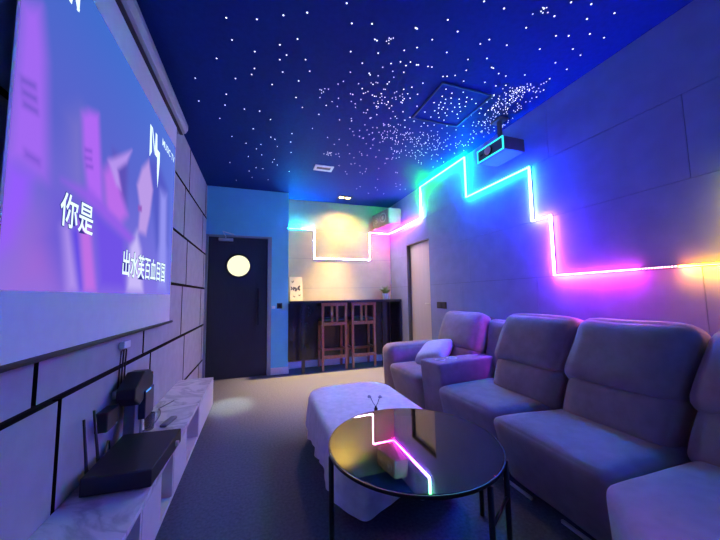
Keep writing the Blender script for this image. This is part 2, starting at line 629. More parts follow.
t = thing('slot_downlight', 'small white rectangular slot fitting with a black opening in the starry ceiling', 'ceiling light', (1.55, 3.78, H - 0.012))
bm = BM()
sx0, sx1, sy0, sy1 = 1.43, 1.675, 3.70, 3.86
for a in ((sx0, sx1, sy0, sy0 + 0.04), (sx0, sx1, sy1 - 0.04, sy1), (sx0, sx0 + 0.03, sy0 + 0.04, sy1 - 0.04), (sx1 - 0.03, sx1, sy0 + 0.04, sy1 - 0.04)):
    box(bm, *a, H - 0.012, H - 0.0005)
obj('frame', bm, m_white, t)
obj('opening', bx(sx0 + 0.03, sx1 - 0.03, sy0 + 0.04, sy1 - 0.04, H - 0.006, H - 0.0005), m_black, t)

t = thing('twin_downlight', 'lit twin warm downlight in the ceiling above the black bar', 'ceiling light', (2.15, 4.85, H - 0.014))
bm = BM()
for a in ((2.03, 2.27, 4.79, 4.802), (2.03, 2.27, 4.908, 4.92), (2.03, 2.042, 4.802, 4.908), (2.258, 2.27, 4.802, 4.908), (2.144, 2.156, 4.802, 4.908)):
    box(bm, *a, H - 0.014, H - 0.0005)
obj('frame', bm, m_black_metal, t)
for x in (2.093, 2.207):
    obj('lamp', lathe(BM(), [(0.042, 0), (0.042, 0.008)], x, 4.855, 24, 'z', H - 0.0095), m_lamp, t)

# ------------------------------------------------------------------ the rainbow light strip
nodes = [   # point on the wall, colour, brightness
    ((X1 + 0.005, 5.199, 2.376), (0.0, 0.48, 1.0), 7.65),
    ((1.45, 5.199, 2.376), (0.0, 0.42, 1.0), 3.82),
    ((1.675, 5.199, 2.376), (0.50, 0.42, 1.0), 0.80),
    ((1.675, 5.199, 1.862), (0.75, 0.50, 1.0), 0.75),
    ((2.725, 5.199, 1.862), (0.85, 0.50, 1.0), 0.75),
    ((2.725, 5.199, 2.376), (1.0, 0.2, 0.5), 0.56),
    ((3.142, 5.199, 2.376), (1.0, 0.02, 0.40), 1.6),
    ((3.142, 4.75, 2.376), (0.85, 0.05, 1.0), 2.3),
    ((3.142, 4.30, 2.378), (0.50, 0.12, 1.0), 2.4),
    ((3.142, 4.009, 2.378), (0.45, 0.30, 1.0), 1.1),
    ((3.142, 4.009, 2.60), (0.06, 1.0, 0.08), 2.2),
    ((3.142, 4.009, 2.885), (0.0, 1.0, 0.01), 8.0),
    ((3.142, 3.55, 2.885), (0.0, 1.0, 0.06), 4.0),
    ((3.142, 2.940, 2.885), (0.0, 0.36, 1.0), 4.2),
    ((3.142, 2.940, 2.378), (0.0, 0.12, 1.0), 3.40),
    ((3.142, 2.046, 2.378), (0.0, 0.04, 1.0), 4.4),
    ((3.142, 2.046, 1.866), (0.04, 0.04, 1.0), 3.25),
    ((3.142, 1.866, 1.866), (0.10, 0.03, 1.0), 2.75),
    ((3.142, 1.866, 1.349), (0.30, 0.03, 1.0), 1.62),
    ((3.142, 1.45, 1.349), (0.9, 0.03, 0.85), 0.7),
    ((3.142, 1.263, 1.349), (1.0, 0.03, 0.35), 0.65),
    ((3.142, 1.068, 1.349), (1.0, 0.12, 0.05), 0.6),
    ((3.142, 0.98, 1.349), (1.0, 0.36, 0.01), 0.75),
    ((3.142, 0.79, 1.349), (1.0, 0.60, 0.02), 0.45),
    ((3.142, 0.79, 1.866), (0.45, 0.7, 0.04), 0.09),
    ((3.142, 0.20, 1.866), (0.0, 0.4, 0.5), 0.15),
    ((3.142, 0.20, 2.378), (0.0, 0.2, 1.0), 0.40),
    ((3.142, -0.70, 2.378), (0.0, 0.1, 1.0), 0.50),
    ((3.142, -0.70, 1.866), (0.0, 0.1, 1.0), 0.50),
    ((3.142, -1.55, 1.866), (0.05, 0.1, 1.0), 0.50),
]
verts, faces, cols = [], [], []
hw, hd = 0.0052, 0.012


def strip_piece(p, q, cp, cq):
    p, q = Vector(p), Vector(q)
    L = (q - p).length
    d = (q - p) / L
    on_bar = p.y > 5.19 and q.y > 5.19
    nrm = Vector((0, 1, 0)) if on_bar else Vector((1, 0, 0))
    s = d.cross(nrm).normalized()
    p2, q2 = p - d * hw, q + d * hw
    k = max(1, int(L / 0.06))
    # how much of the light leaves by the front and by the two sides of the strip
    if on_bar:
        fr, lo_, hi_ = 3.2, 0.06, (3.0 if p.x < 1.5 else 0.06)
    elif p.z > 2.8 and q.z > 2.8:          # along the ceiling edge it shines on the ceiling
        fr, lo_, hi_ = 0.10, 0.35, 4.0
    elif p.z < 1.37 and q.z < 1.37:        # over the sofa the lower side is boosted to light the seats
        fr, lo_, hi_ = 0.45, 4.5, 0.7
    else:
        fr, lo_, hi_ = 0.12, 2.0, 2.0
        if p.z > 2.2 and abs(p.z - q.z) < 0.05:
            hi_ = 0.7
        if p.y > 3.95:                     # far end of the wall
            fr, lo_, hi_ = (1.0, 1.1, 1.1) if abs(p.z - q.z) < 0.05 else (0.12, 1.2, 1.2)
    prof = [(-hw, hd, lo_), (-hw, -hd, lo_), (-hw, -hd, fr), (hw, -hd, fr), (hw, -hd, hi_), (hw, hd, hi_), (hw, hd, 0), (-hw, hd, 0)]
    base = len(verts)
    for i in range(k + 1):
        f = i / k
        c = [cp[j] * (1 - f) + cq[j] * f for j in range(3)]
        o_ = p2.lerp(q2, f)
        for a, b, e_ in prof:
            verts.append(tuple(o_ + s * a + nrm * b))
            wc = (0.9 if p.y > 1.2 else 0.1) if e_ > 0 else 0
            cols.append((*[v * e_ + wc for v in c], 1))
    m_ = len(prof)
    for i in range(k):
        for j in range(m_):
            a = base + i * m_ + j
            b = base + i * m_ + (j + 1) % m_
            faces.append((a, b, b + m_, a + m_))


def strip_mesh(name, mtl, parent):
    global verts, faces, cols
    me = bpy.data.meshes.new(name)
    me.from_pydata(verts, [], faces)
    ca = me.color_attributes.new('glow', 'FLOAT_COLOR', 'POINT')
    ca.data.foreach_set('color', np.array(cols, dtype=np.float32).ravel())
    me.materials.append(mtl)
    o = link(name, me, parent)
    verts, faces, cols = [], [], []
    return o


m_led = attr_emis('led_glow', 'glow', 1.0)
m_led_soft = attr_emis('led_glow_soft', 'glow', 0.04)
strip = thing('light_strip', 'rainbow coloured light strip zigzagging across the grey wall and behind the bar', 'light strip', (0, 0, 0))
# on the right wall the strip stands a little off the felt
nodes = [((p if p[1] > 5.0 else (3.124, p[1] * 0.9937, 1.2024 + (min(p[2], 2.905) - 1.2024) * 0.9937)), c, k) for p, c, k in nodes]
nodes = [(((3.124, p[1], p[2]) if p[0] > 3.1 else p), c, k) for p, c, k in nodes]
nodes = [(p, tuple(k * v * LED_POWER for v in c)) for p, c, k in nodes]
for (p, cp), (q, cq) in zip(nodes, nodes[1:]):
    if abs(p[1] - 1.263 * 0.9937) < 1e-6:      # the stretch whose diodes can be told apart
        strip_mesh('light_tube', m_led, strip)
        continue
    strip_piece(p, q, cp, cq)
strip_mesh('light_tube', m_led, strip)
strip_piece(nodes[20][0], nodes[21][0], nodes[20][1], nodes[21][1])
strip_mesh('dim_tube', m_led_soft, strip)
m_diode = emis('diode_glow', (1.0, 0.62, 0.95), 6.0)
for i in range(12):
    y = 1.247 - i * 0.0161
    obj('diode', bx(3.108, 3.1105, y - 0.0035, y + 0.0035, 1.343, 1.351), m_diode, strip)

# ------------------------------------------------------------------ projection screen on the left wall
SX = 0.055
SY0, SY1 = 1.112, 2.885
t = thing('projection_screen', 'large pull-down projection screen showing a purple music video on the left wall', 'projection screen', (0.06, 1.98, 0.98))
obj('screen_fabric', bx(SX - 0.003, SX - 0.001, SY0, SY1, 1.012, 2.72), m_screen_fab, t)
bm = BM()
hp = [(0.0, 2.705), (0.055, 2.70), (0.095, 2.715), (0.115, 2.75), (0.115, 2.79), (0.095, 2.825), (0.055, 2.84), (0.0, 2.84)]
lo = [bm.verts.new((x, 0.93, z)) for x, z in hp]
hi = [bm.verts.new((x, 3.01, z)) for x, z in hp]
bm.faces.new(lo)
bm.faces.new(hi[::-1])
for i in range(len(hp)):
    j = (i + 1) % len(hp)
    bm.faces.new((lo[j], lo[i], hi[i], hi[j]))
bmesh.ops.recalc_face_normals(bm, faces=bm.faces)
obj('housing', bm, m_housing, t)
obj('housing_slot', bx(0.052, 0.078, 0.95, 3.0, 2.693, 2.700), m_black, t)
bm = tube(BM(), [(SX - 0.002, SY0 - 0.04, 1.005), (SX - 0.002, SY1 + 0.07, 1.005)], 0.011, 12)
obj('bottom_bar', bm, m_black_metal, t)
# the projected picture: a music video frame, blurred colour shapes
PICT = [
(((1.117, 2.119),(1.207, 2.186),(1.25, 2.024),(1.301, 1.611),(1.242, 1.61),(1.171, 1.617),(1.115, 1.607),(1.117, 1.823)),(165, 105, 245), 0.03) ,
(((1.146, 1.888),(1.209, 1.907),(1.211, 1.888),(1.148, 1.87)),(95, 80, 190), 0.012) ,
(((1.153, 1.855),(1.218, 1.868),(1.22, 1.849),(1.155, 1.836)),(95, 80, 190), 0.012) ,
(((1.161, 1.821),(1.227, 1.829),(1.229, 1.813),(1.163, 1.802)),(95, 80, 190), 0.012) ,
(((1.186, 1.672),(1.254, 1.67),(1.256, 1.65),(1.188, 1.653)),(105, 80, 200), 0.015) ,
(((1.114, 1.616),(1.228, 1.608),(1.225, 1.507),(1.178, 1.369),(1.108, 1.31),(1.103, 1.456)),(150, 92, 255), 0.03) ,
(((1.397, 1.894),(1.471, 1.972),(1.527, 1.618),(1.44, 1.631)),(125, 118, 205), 0.06) ,
(((1.471, 1.968),(1.52, 2.012),(1.601, 2.043),(1.686, 1.644),(1.557, 1.628),(1.496, 1.821)),(180, 105, 248), 0.02) ,
(((1.509, 1.837),(1.563, 1.854),(1.564, 1.841),(1.511, 1.824)),(110, 75, 200), 0.01) ,
(((1.513, 1.803),(1.567, 1.819),(1.568, 1.806),(1.514, 1.791)),(110, 75, 200), 0.01) ,
(((1.524, 1.774),(1.579, 1.788),(1.58, 1.775),(1.526, 1.761)),(110, 75, 200), 0.01) ,
(((1.752, 1.945),(1.931, 1.962),(1.948, 1.722),(1.859, 1.722),(1.762, 1.769)),(95, 80, 185), 0.03) ,
(((1.668, 1.797),(1.728, 1.873),(1.82, 1.843),(1.879, 1.756),(1.967, 1.67),(1.875, 1.592),(1.72, 1.605)),(190, 110, 238), 0.03) ,
(((1.708, 1.873),(1.976, 2.053),(1.919, 1.951),(1.817, 1.869),(1.864, 1.779),(1.804, 1.784)),(185, 150, 242), 0.015) ,
(((2.229, 2.121),(2.426, 2.196),(2.695, 2.067),(2.756, 1.631),(2.468, 1.547),(2.34, 1.874)),(85, 90, 200), 0.04) ,
(((2.072, 1.882),(2.136, 2.014),(2.249, 2.116),(2.351, 1.948),(2.315, 1.762),(2.258, 1.614),(2.123, 1.606),(2.135, 1.759)),(192, 158, 235), 0.02) ,
(((2.102, 1.768),(2.166, 1.781),(2.171, 1.743),(2.107, 1.732)),(150, 90, 190), 0.008) ,
(((2.015, 1.508),(2.107, 1.603),(2.184, 1.505),(2.253, 1.238),(1.994, 1.24)),(205, 190, 252), 0.03) ,
(((2.499, 1.999),(2.674, 2.019),(2.751, 1.268),(2.549, 1.278)),(150, 150, 245), 0.04) ,
(((1.166, 1.228),(1.196, 1.388),(1.248, 1.464),(1.326, 1.476),(1.392, 1.386),(1.422, 1.231)),(160, 105, 215), 0.08) ,
(((1.313, 1.598),(1.532, 1.641),(1.422, 1.231),(1.283, 1.404)),(108, 92, 215), 0.06) ,
(((1.395, 1.47),(1.441, 1.504),(1.534, 1.233),(1.453, 1.232)),(180, 150, 242), 0.03) ,
(((1.451, 1.474),(1.503, 1.502),(1.571, 1.234),(1.534, 1.233)),(95, 70, 232), 0.02) ,
(((1.501, 1.518),(1.594, 1.514),(1.678, 1.235),(1.571, 1.234)),(195, 112, 232), 0.02) ,
(((1.591, 1.616),(1.942, 1.552),(1.994, 1.24),(1.687, 1.236)),(112, 80, 232), 0.04) ,
(((1.375, 1.647),(1.583, 1.681),(2.081, 1.561),(2.014, 1.514),(1.618, 1.601)),(150, 95, 235), 0.02) ,
]
PY0, PY1, PZ0, PZ1 = 1.122, 2.868, 1.232, 2.50
nu, nv = 260, 190
yy, zz = np.meshgrid(np.linspace(PY0, PY1, nu), np.linspace(PZ0, PZ1, nv), indexing='ij')
Y, Z = yy.ravel(), zz.ravel()


def L3(c):
    return np.array([lin(v) for v in c])


fv = ((Z - PZ0) / (PZ1 - PZ0))[:, None]
fu = ((Y - PY0) / (PY1 - PY0))[:, None]
top, mid, low = L3((62, 108, 205)), L3((92, 98, 205)), L3((140, 112, 226))
colr = np.where(fv > 0.5, mid + (top - mid) * (fv - 0.5) * 2, low + (mid - low) * fv * 2)
right = L3((108, 128, 235))
colr = colr * (1 - 0.55 * fu ** 2) + right * 0.55 * fu ** 2


def signed(poly):
    d2 = np.full(Y.shape, 1e9)
    inside = np.zeros(Y.shape, bool)
    for i in range(len(poly)):
        (x1, y1), (x2, y2) = poly[i], poly[(i + 1) % len(poly)]
        ex, ey = x2 - x1, y2 - y1
        tt = np.clip(((Y - x1) * ex + (Z - y1) * ey) / (ex * ex + ey * ey + 1e-12), 0, 1)
        d2 = np.minimum(d2, (Y - x1 - tt * ex) ** 2 + (Z - y1 - tt * ey) ** 2)
        c_ = ((y1 > Z) != (y2 > Z)) & (Y < ex * (Z - y1) / (ey if abs(ey) > 1e-12 else 1e-12) + x1)
        inside ^= c_
    d = np.sqrt(d2)
    return np.where(inside, d, -d)


order = {}
for poly, c, blur in PICT:
    a = np.clip(signed(poly) / (blur * 1.5) * 0.5 + 0.5, 0, 1) * 0.84
    a = (a * a * (3 - 2 * a))[:, None]
    colr = colr * (1 - a) + L3(c) * a
me = bpy.data.meshes.new('projected_picture')
idx = np.arange(nu * nv).reshape(nu, nv)
q = np.stack([idx[:-1, :-1], idx[1:, :-1], idx[1:, 1:], idx[:-1, 1:]], -1).reshape(-1, 4)
me.from_pydata(np.stack([np.full(Y.shape, SX) - t.location.x, Y - t.location.y, Z - t.location.z], 1).tolist(), [], q.tolist())
ca = me.color_attributes.new('picture', 'FLOAT_COLOR', 'POINT')
ca.data.foreach_set('color', np.concatenate([colr, np.ones((len(Y), 1))], 1).astype(np.float32).ravel())
m_pic = attr_emis('projected_light', 'picture', SCREEN_POWER)
m_pic.cycles.emission_sampling = 'FRONT_BACK'
me.materials.append(m_pic)
pic = link('projected_picture', me, t)
pic['label'] = 'projected blue and purple video picture with white lyrics'

m_lyric = emis('lyric_light', (0.72, 0.93, 1.0), 1.3, sample=False)
m_lyric_edge = emis('lyric_outline', rgb(60, 60, 150), 0.9, sample=False)


def lyric(body, y0, y1, z0, z1, name, shear=0.0, edge=True):
    cu = bpy.data.curves.new('lyric', 'FONT')
    cu.body = body
    cu.resolution_u = 3
    ob = bpy.data.objects.new('lyric', cu)
    COL.objects.link(ob)

    def grab(off):
        cu.offset = off
        bpy.context.view_layer.update()
        dg = bpy.context.evaluated_depsgraph_get()
        m_ = bpy.data.meshes.new_from_object(ob.evaluated_get(dg))
        co = np.empty(len(m_.vertices) * 3)
        m_.vertices.foreach_get('co', co)
        return m_, co.reshape(-1, 3)
    m0, c0 = grab(0.012)
    x0, x1, h0, h1 = c0[:, 0].min(), c0[:, 0].max(), c0[:, 1].min(), c0[:, 1].max()
    made = [(m0, c0, SX + 0.003, m_lyric, name)]
    if edge:
        m1, c1 = grab(0.035)
        made.append((m1, c1, SX + 0.0015, m_lyric_edge, name + '_outline'))
    for m_, c_, xx, mt, nm in made:
        u = (c_[:, 0] - x0) / (x1 - x0)
        v = (c_[:, 1] - h0) / (h1 - h0)
        new = np.stack([np.full(len(u), xx) - t.location.x, y0 + u * (y1 - y0) - t.location.y, z0 + v * (z1 - z0) + shear * u - t.location.z], 1)
        m_.vertices.foreach_set('co', new.astype(np.float32).ravel())
        m_.update()
        m_.materials.clear()
        m_.materials.append(mt)
        m_.name = nm
        link(nm, m_, t)
    bpy.data.objects.remove(ob)


lyric('\u4f60\u662f', 1.372, 1.604, 1.478, 1.610, 'lyric_text')
lyric('\u51fa\u6c34\u8299\u767e\u8840\u76ee\u56fd', 1.925, 2.69, 1.325, 1.475, 'lyric_text')
lyric('MUSIC TV', 2.50, 2.83, 2.345, 2.40, 'caption_text', edge=False)
# the slanted white M emblem in the corner of the picture
bm = BM()
for poly in ([(2.235, 2.36), (2.265, 2.36), (2.285, 2.19), (2.245, 2.14)], [(2.265, 2.36), (2.285, 2.36), (2.34, 2.24), (2.335, 2.20)],
             [(2.345, 2.36), (2.38, 2.36), (2.40, 2.20), (2.345, 2.20)], [(2.39, 2.26), (2.45, 2.26), (2.455, 2.19), (2.43, 1.99), (2.405, 2.10)]):
    bm.faces.new([bm.verts.new((SX + 0.003, y, z)) for y, z in poly])
bmesh.ops.recalc_face_normals(bm, faces=bm.faces)
obj('emblem', bm, m_lyric, t)
bm = BM()
for poly in ([(1.335, 2.335), (1.352, 2.335), (1.372, 2.45), (1.352, 2.45)], [(1.352, 2.41), (1.366, 2.45), (1.405, 2.36), (1.392, 2.345)], [(1.385, 2.345), (1.402, 2.35), (1.402, 2.46), (1.388, 2.46)], [(1.29, 2.385), (1.325, 2.365), (1.33, 2.39), (1.295, 2.42)]):
    bm.faces.new([bm.verts.new((SX + 0.003, y, z)) for y, z in poly])
obj('caption_mark', bm, m_lyric, t)

# ------------------------------------------------------------------ TV bench along the left wall
CZ0, CZ1, CX = 0.10, 0.37, 0.318


def bench(name, label, y0, y1, bays):
    t = thing(name, label, 'TV bench', (0.16, (y0 + y1) / 2, 0), group='marble benches along the left wall')
    obj('benchtop', bx(0.001, CX, y0, y1, CZ1 - 0.022, CZ1), m_marble, t, bevel=0.002)
    bm = bx(0.001, CX, y0, y1, CZ0, CZ0 + 0.02)
    box(bm, 0.001, 0.012, y0, y1, CZ0 + 0.02, CZ1 - 0.022)
    ys = [y0]
    for b in bays:
        ys += [b[0], b[1]]
    ys.append(y1)
    for y in sorted(set(ys)):
        if 0 < y1 - y < 0.02 or 0 < y - y0 < 0.02:
            continue
        a = min(max(y - 0.009, y0), y1 - 0.018)
        box(bm, 0.012, CX, a, a + 0.018, CZ0 + 0.02, CZ1 - 0.022)
    obj('carcass', bm, m_white, t)
    edges = sorted(set(ys))
    for a, b in zip(edges, edges[1:]):
        if not any(abs(a - c[0]) < 1e-6 for c in bays):
            obj('drawer_front', bx(CX - 0.016, CX + 0.002, a + 0.011, b - 0.011, CZ0 + 0.022, CZ1 - 0.025), m_white, t, bevel=0.002)
    for y in (y0 + 0.12, y1 - 0.12):
        obj('foot', bx(0.05, 0.20, y - 0.03, y + 0.03, 0.0, CZ0), m_dark_frame, t)
    return t


bench('tv_bench', 'long white marble bench with open bays carrying the black media box', 0.25, 2.735, [(0.45, 0.95), (1.05, 1.50), (1.76, 1.985), (2.30, 2.727)])
bench('tv_bench', 'closed white marble bench nearest the black porthole door', 2.742, 3.54, [])

# black media box with two antennas
t = thing('media_box', 'flat black media box with two upright antennas on the marble bench', 'media box', (0.19, 1.83, CZ1))
bm = BM()
prism(bm, [(0.055, 1.625), (0.318, 1.607), (0.342, 2.035), (0.055, 2.06)], CZ1 + 0.008, CZ1 + 0.083)
obj('casing', bm, m_black, t, bevel=0.006)
for y in (1.66, 2.0):
    for x in (0.08, 0.28):
        obj('foot', lathe(BM(), [(0.012, 0), (0.012, 0.009)], x, y, 16, 'z', CZ1), m_black, t)
for (a, b) in (((0.050, 1.70, CZ1 + 0.04), (0.035, 1.68, CZ1 + 0.305)), ((0.050, 1.80, CZ1 + 0.05), (0.035, 1.765, CZ1 + 0.315))):
    bm = tube(BM(), [a, Vector(a).lerp(Vector(b), 0.15), Vector(a).lerp(Vector(b), 0.17), b], [0.008, 0.008, 0.0065, 0.005], 10)
    obj('antenna', bm, m_black, t, smooth=True)
obj('knob', lathe(BM(), [(0.014, 0), (0.014, 0.012), (0.011, 0.015)], 0.3385, 1.93, 20, 'x', CZ1 + 0.045), m_metal, t)
obj('cable', tube(BM(), [(0.05, 1.86, CZ1 + 0.07), (0.025, 1.95, CZ1 + 0.10), (0.02, 1.98, CZ1 + 0.09), (0.018, 2.0, CZ1 + 0.012)], 0.004), m_black, t)

# black hooded holder beside the box
HS = 0.135
t = thing('microphone_holder', 'black hooded holder with a blue line, on a grey foot beside the wall', 'holder', (0.09, 2.10 + HS, CZ1))
bm = BM()
side = [(1.93, 0.60), (1.85, 0.655), (1.85, 0.71), (1.99, 0.775), (2.09, 0.765), (2.15, 0.715), (2.14, 0.655)]
a_ = [bm.verts.new((0.035, y + HS, z)) for y, z in side]
b_ = [bm.verts.new((0.125, y + HS, z)) for y, z in side]
bm.faces.new(a_)
bm.faces.new(b_[::-1])
for i in range(len(side)):
    j = (i + 1) % len(side)
    bm.faces.new((a_[i], b_[i], b_[j], a_[j]))
bmesh.ops.recalc_face_normals(bm, faces=bm.faces)
obj('hood', bm, m_black, t, bevel=0.008)
obj('front_box', bx(0.04, 0.135, 1.985 + HS, 2.135 + HS, 0.50, 0.66), m_navy, t, bevel=0.006)
obj('blue_line', bx(0.135, 0.1375, 1.985 + HS, 2.065 + HS, 0.652, 0.660), m_blue_line, t)
obj('copper_edge', bx(0.05, 0.12, 2.150 + HS, 2.158 + HS, 0.60, 0.735), m_orange, t)
obj('foot', bx(0.045, 0.10, 1.935 + HS, 2.02 + HS, CZ1, 0.62), m_grey_plastic, t, bevel=0.004)
obj('leg', bx(0.06, 0.085, 2.09 + HS, 2.115 + HS, CZ1, 0.50), m_grey_plastic, t)

# small things on the bench
bm = lathe(BM(), [(0.020, 0), (0.026, 0.01), (0.030, 0.10), (0.027, 0.10), (0.022, 0.014), (0.002, 0.010)], 0.105, 2.31, 24, 'z', CZ1)
tag(recentre(obj('tumbler', bm, m_clear, smooth=True)), 'small clear tumbler on the bench behind the black media box', 'tumbler')
bm = soft_cube(0.042, 0.155, 0.02, 0.008, 5)
bmesh.ops.rotate(bm, verts=bm.verts, cent=(0, 0, 0), matrix=Matrix.Rotation(-0.2, 3, 'Z'))
bmesh.ops.translate(bm, verts=bm.verts, vec=(0.195, 2.38, CZ1 + 0.0102))
tag(recentre(obj('remote_control', bm, m_grey_plastic, smooth=True)), 'slim grey remote control lying on the veined marble bench', 'remote control')
bm = tube(BM(), [(0.03 + 0.10 * f + 0.05 * math.sin(6 * f), 2.25 + 0.62 * f - 0.05 * math.sin(9 * f), CZ1 + 0.0055) for f in [i / 24 for i in range(25)]], 0.004)
tag(recentre(obj('charging_cable', bm, m_grey_plastic, smooth=True)), 'thin grey cable trailing over the marble bench', 'cable')

t = thing('power_adapter', 'black power adapter plugged into the left wall behind the media box', 'power adapter', (0.03, 1.92, 0.545))
obj('body', bx(0.001, 0.055, 1.855, 1.985, 0.545, 0.640), m_black, t, bevel=0.006)
obj('indicator', bx(0.055, 0.057, 1.95, 1.965, 0.552, 0.558), m_trim_white, t)
t = thing('hanging_cables', 'three black cords hanging from a white fitting under the screen bar', 'cables', (0.012, 2.13, 0.67))
obj('fitting', bx(0.001, 0.03, 2.085, 2.175, 0.915, 0.955), m_trim_white, t, bevel=0.004)
for (ya, yb2) in ((2.090, 2.085), (2.125, 2.125), (2.160, 2.165)):
    obj('cord', tube(BM(), [(0.018, 2.12, 0.925), (0.014, ya, 0.90), (0.010, (ya + yb2) / 2, 0.80), (0.008, yb2, 0.69)], 0.0042), m_black, t, smooth=True)
obj('plug', bx(0.001, 0.028, 2.03, 2.075, 0.655, 0.695), m_trim_white, t, bevel=0.004)

# wall switches
t = thing('light_switch', 'black square light switch on the wall right of the black door', 'light switch', (1.07, D1, 1.01))
obj('plate', bx(1.03, 1.112, D1 - 0.010, D1 - 0.0005, 1.012, 1.098), m_black, t, bevel=0.003)
obj('rocker', bx(1.05, 1.092, D1 - 0.014, D1 - 0.010, 1.03, 1.08), m_black_gloss, t)
o = obj('key_card_slot', bx(0.955, 1.005, D1 - 0.020, D1 - 0.0005, 1.015, 1.055), m_trim_white, bevel=0.003)
tag(recentre(o), 'small white card slot beside the black light switch', 'card slot')
t = thing('wall_socket', 'black double wall socket on the grey wall above the far armchair', 'wall socket', (W, 3.55, 0.99))
obj('plate', bx(W - 0.010, W - 0.0005, 3.44, 3.66, 1.005, 1.095), m_black, t, bevel=0.003)
for y in (3.495, 3.605):
    obj('outlet', bx(W - 0.013, W - 0.010, y - 0.035, y + 0.035, 1.02, 1.08), m_dark_frame, t)

# ------------------------------------------------------------------ bar
BY, BZ = 4.77, 1.125
t = thing('bar_counter', 'black bar counter filling the niche below the light strip', 'bar counter', (2.17, 4.98, 0))
obj('countertop', bx(X1 + 0.004, W - 0.006, BY, D2 - 0.015, BZ - 0.04, BZ), m_black_gloss, t, bevel=0.003)
for (a, b) in ((1.405, 1.455), (2.785, 2.865)):
    obj('leg', bx(a, b, BY + 0.02, BY + 0.07, 0, BZ - 0.04), m_black_gloss, t)
obj('end_panel', bx(W - 0.04, W - 0.012, BY + 0.01, D2 - 0.02, 0, BZ - 0.04), m_black_gloss, t)
obj('shade_panel', bx(X1 + 0.02, W - 0.05, D2 - 0.03, D2 - 0.018, 0.125, BZ - 0.045), m_black_gloss, t)  # added black sheet standing in for the shade under the counter
obj('rail', bx(1.455, 2.785, D2 - 0.06, D2 - 0.03, BZ - 0.09, BZ - 0.04), m_black_gloss, t)


def make_stool(label):
    t = thing('bar_stool', label, 'bar stool', (0, 0, 0), group='wooden stools at the bar')
    hw_ = 0.215

    def leg(x, pts):
        bm = BM()
        for (ya, za), (yb3, zb) in zip(pts, pts[1:]):
            vs4 = []
            for (yy_, zz_) in ((ya, za), (yb3, zb)):
                for dx_, dy_ in ((-0.019, -0.016), (0.019, -0.016), (0.019, 0.016), (-0.019, 0.016)):
                    vs4.append(bm.verts.new((x + dx_, yy_ + dy_, zz_)))
            for f in ((0, 3, 2, 1), (4, 5, 6, 7), (0, 1, 5, 4), (1, 2, 6, 5), (2, 3, 7, 6), (3, 0, 4, 7)):
                bm.faces.new([vs4[i] for i in f])
        return bm
    for s in (-1, 1):
        obj('leg', leg(s * (hw_ - 0.02), [(0.0, 0), (0.02, 0.70), (-0.01, 1.075)]), m_wood, t, world_coords=False)
        obj('leg', leg(s * (hw_ - 0.02), [(0.325, 0), (0.305, 0.735)]), m_wood, t, world_coords=False)
    obj('top_rail', bx(-hw_, hw_, -0.028, 0.010, 1.035, 1.085), m_wood, t, world_coords=False, bevel=0.004)
    obj('back_rail', bx(-hw_ + 0.03, hw_ - 0.03, 0.0, 0.03, 0.715, 0.765), m_wood, t, world_coords=False)
    for x in (-0.042, 0.042):
        obj('back_slat', bx(x - 0.017, x + 0.017, -0.012, 0.012, 0.765, 1.035), m_wood, t, world_coords=False)
    bm = soft_cube(0.40, 0.36, 0.05, 0.02, 6, (0, 0, 0.01))
    bmesh.ops.translate(bm, verts=bm.verts, vec=(0, 0.185, 0.80))
    obj('seat', bm, m_leather, t, world_coords=False, smooth=True)
    bm = BM()
    for a in ((-hw_ + 0.03, hw_ - 0.03, 0.29, 0.32), (-hw_ + 0.006, -hw_ + 0.032, 0.03, 0.31), (hw_ - 0.032, hw_ - 0.006, 0.03, 0.31)):
        box(bm, *a, 0.71, 0.772)
    obj('seat_frame', bm, m_wood, t, world_coords=False)
    obj('footrest', bx(-hw_ + 0.03, hw_ - 0.03, -0.01, 0.022, 0.185, 0.235), m_wood, t, world_coords=False)
    obj('stretcher', bx(-hw_ + 0.03, hw_ - 0.03, 0.30, 0.325, 0.26, 0.30), m_wood, t, world_coords=False)
    for s in (-1, 1):
        obj('stretcher', bx(s * (hw_ - 0.02) - 0.012, s * (hw_ - 0.02) + 0.012, 0.02, 0.31, 0.30, 0.335), m_wood, t, world_coords=False)
    return t


s1 = make_stool('brown wooden bar stool tucked under the bar, the left one nearer the butterfly picture')
s1.location = (1.945, 4.83, 0)
s2 = s1.copy()
COL.objects.link(s2)
for ch in list(s1.children):
    c = ch.copy()
    COL.objects.link(c)
    c.parent = s2
s2['label'] = 'brown wooden bar stool tucked under the bar, the right one nearer the potted plant'
s2.location = (2.455, 4.83, 0)

# butterfly picture leaning on the bar
t = thing('butterfly_picture', 'cream butterfly picture leaning at the left end of the bar', 'picture', (1.355, 5.06, BZ))
t.rotation_euler = (-0.16, 0, 0.10)
obj('board', bx(-0.105, 0.105, -0.012, 0.012, 0.002, 0.405), m_card, t, world_coords=False, bevel=0.002)


def butterfly(cx, cz, s, ang):
    bm = BM()
    wing = [(0.0, 0.0), (0.25, 0.55), (0.85, 0.85), (1.0, 0.45), (0.55, 0.05), (0.75, -0.35), (0.45, -0.7), (0.12, -0.35)]
    ca_, sa_ = math.cos(ang), math.sin(ang)
    for sgn in (-1, 1):
        pts = [(sgn * (u + 0.05) * s, v * s) for u, v in wing]
        vs6 = [bm.verts.new((cx + u * ca_ - v * sa_, -0.0132, cz + u * sa_ + v * ca_)) for u, v in pts]
        bm.faces.new(vs6 if sgn > 0 else vs6[::-1])
    pts = [(-0.05 * s, -0.4 * s), (0.05 * s, -0.4 * s), (0.05 * s, 0.5 * s), (-0.05 * s, 0.5 * s)]
    bm.faces.new([bm.verts.new((cx + u * ca_ - v * sa_, -0.0134, cz + u * sa_ + v * ca_)) for u, v in pts])
    return bm


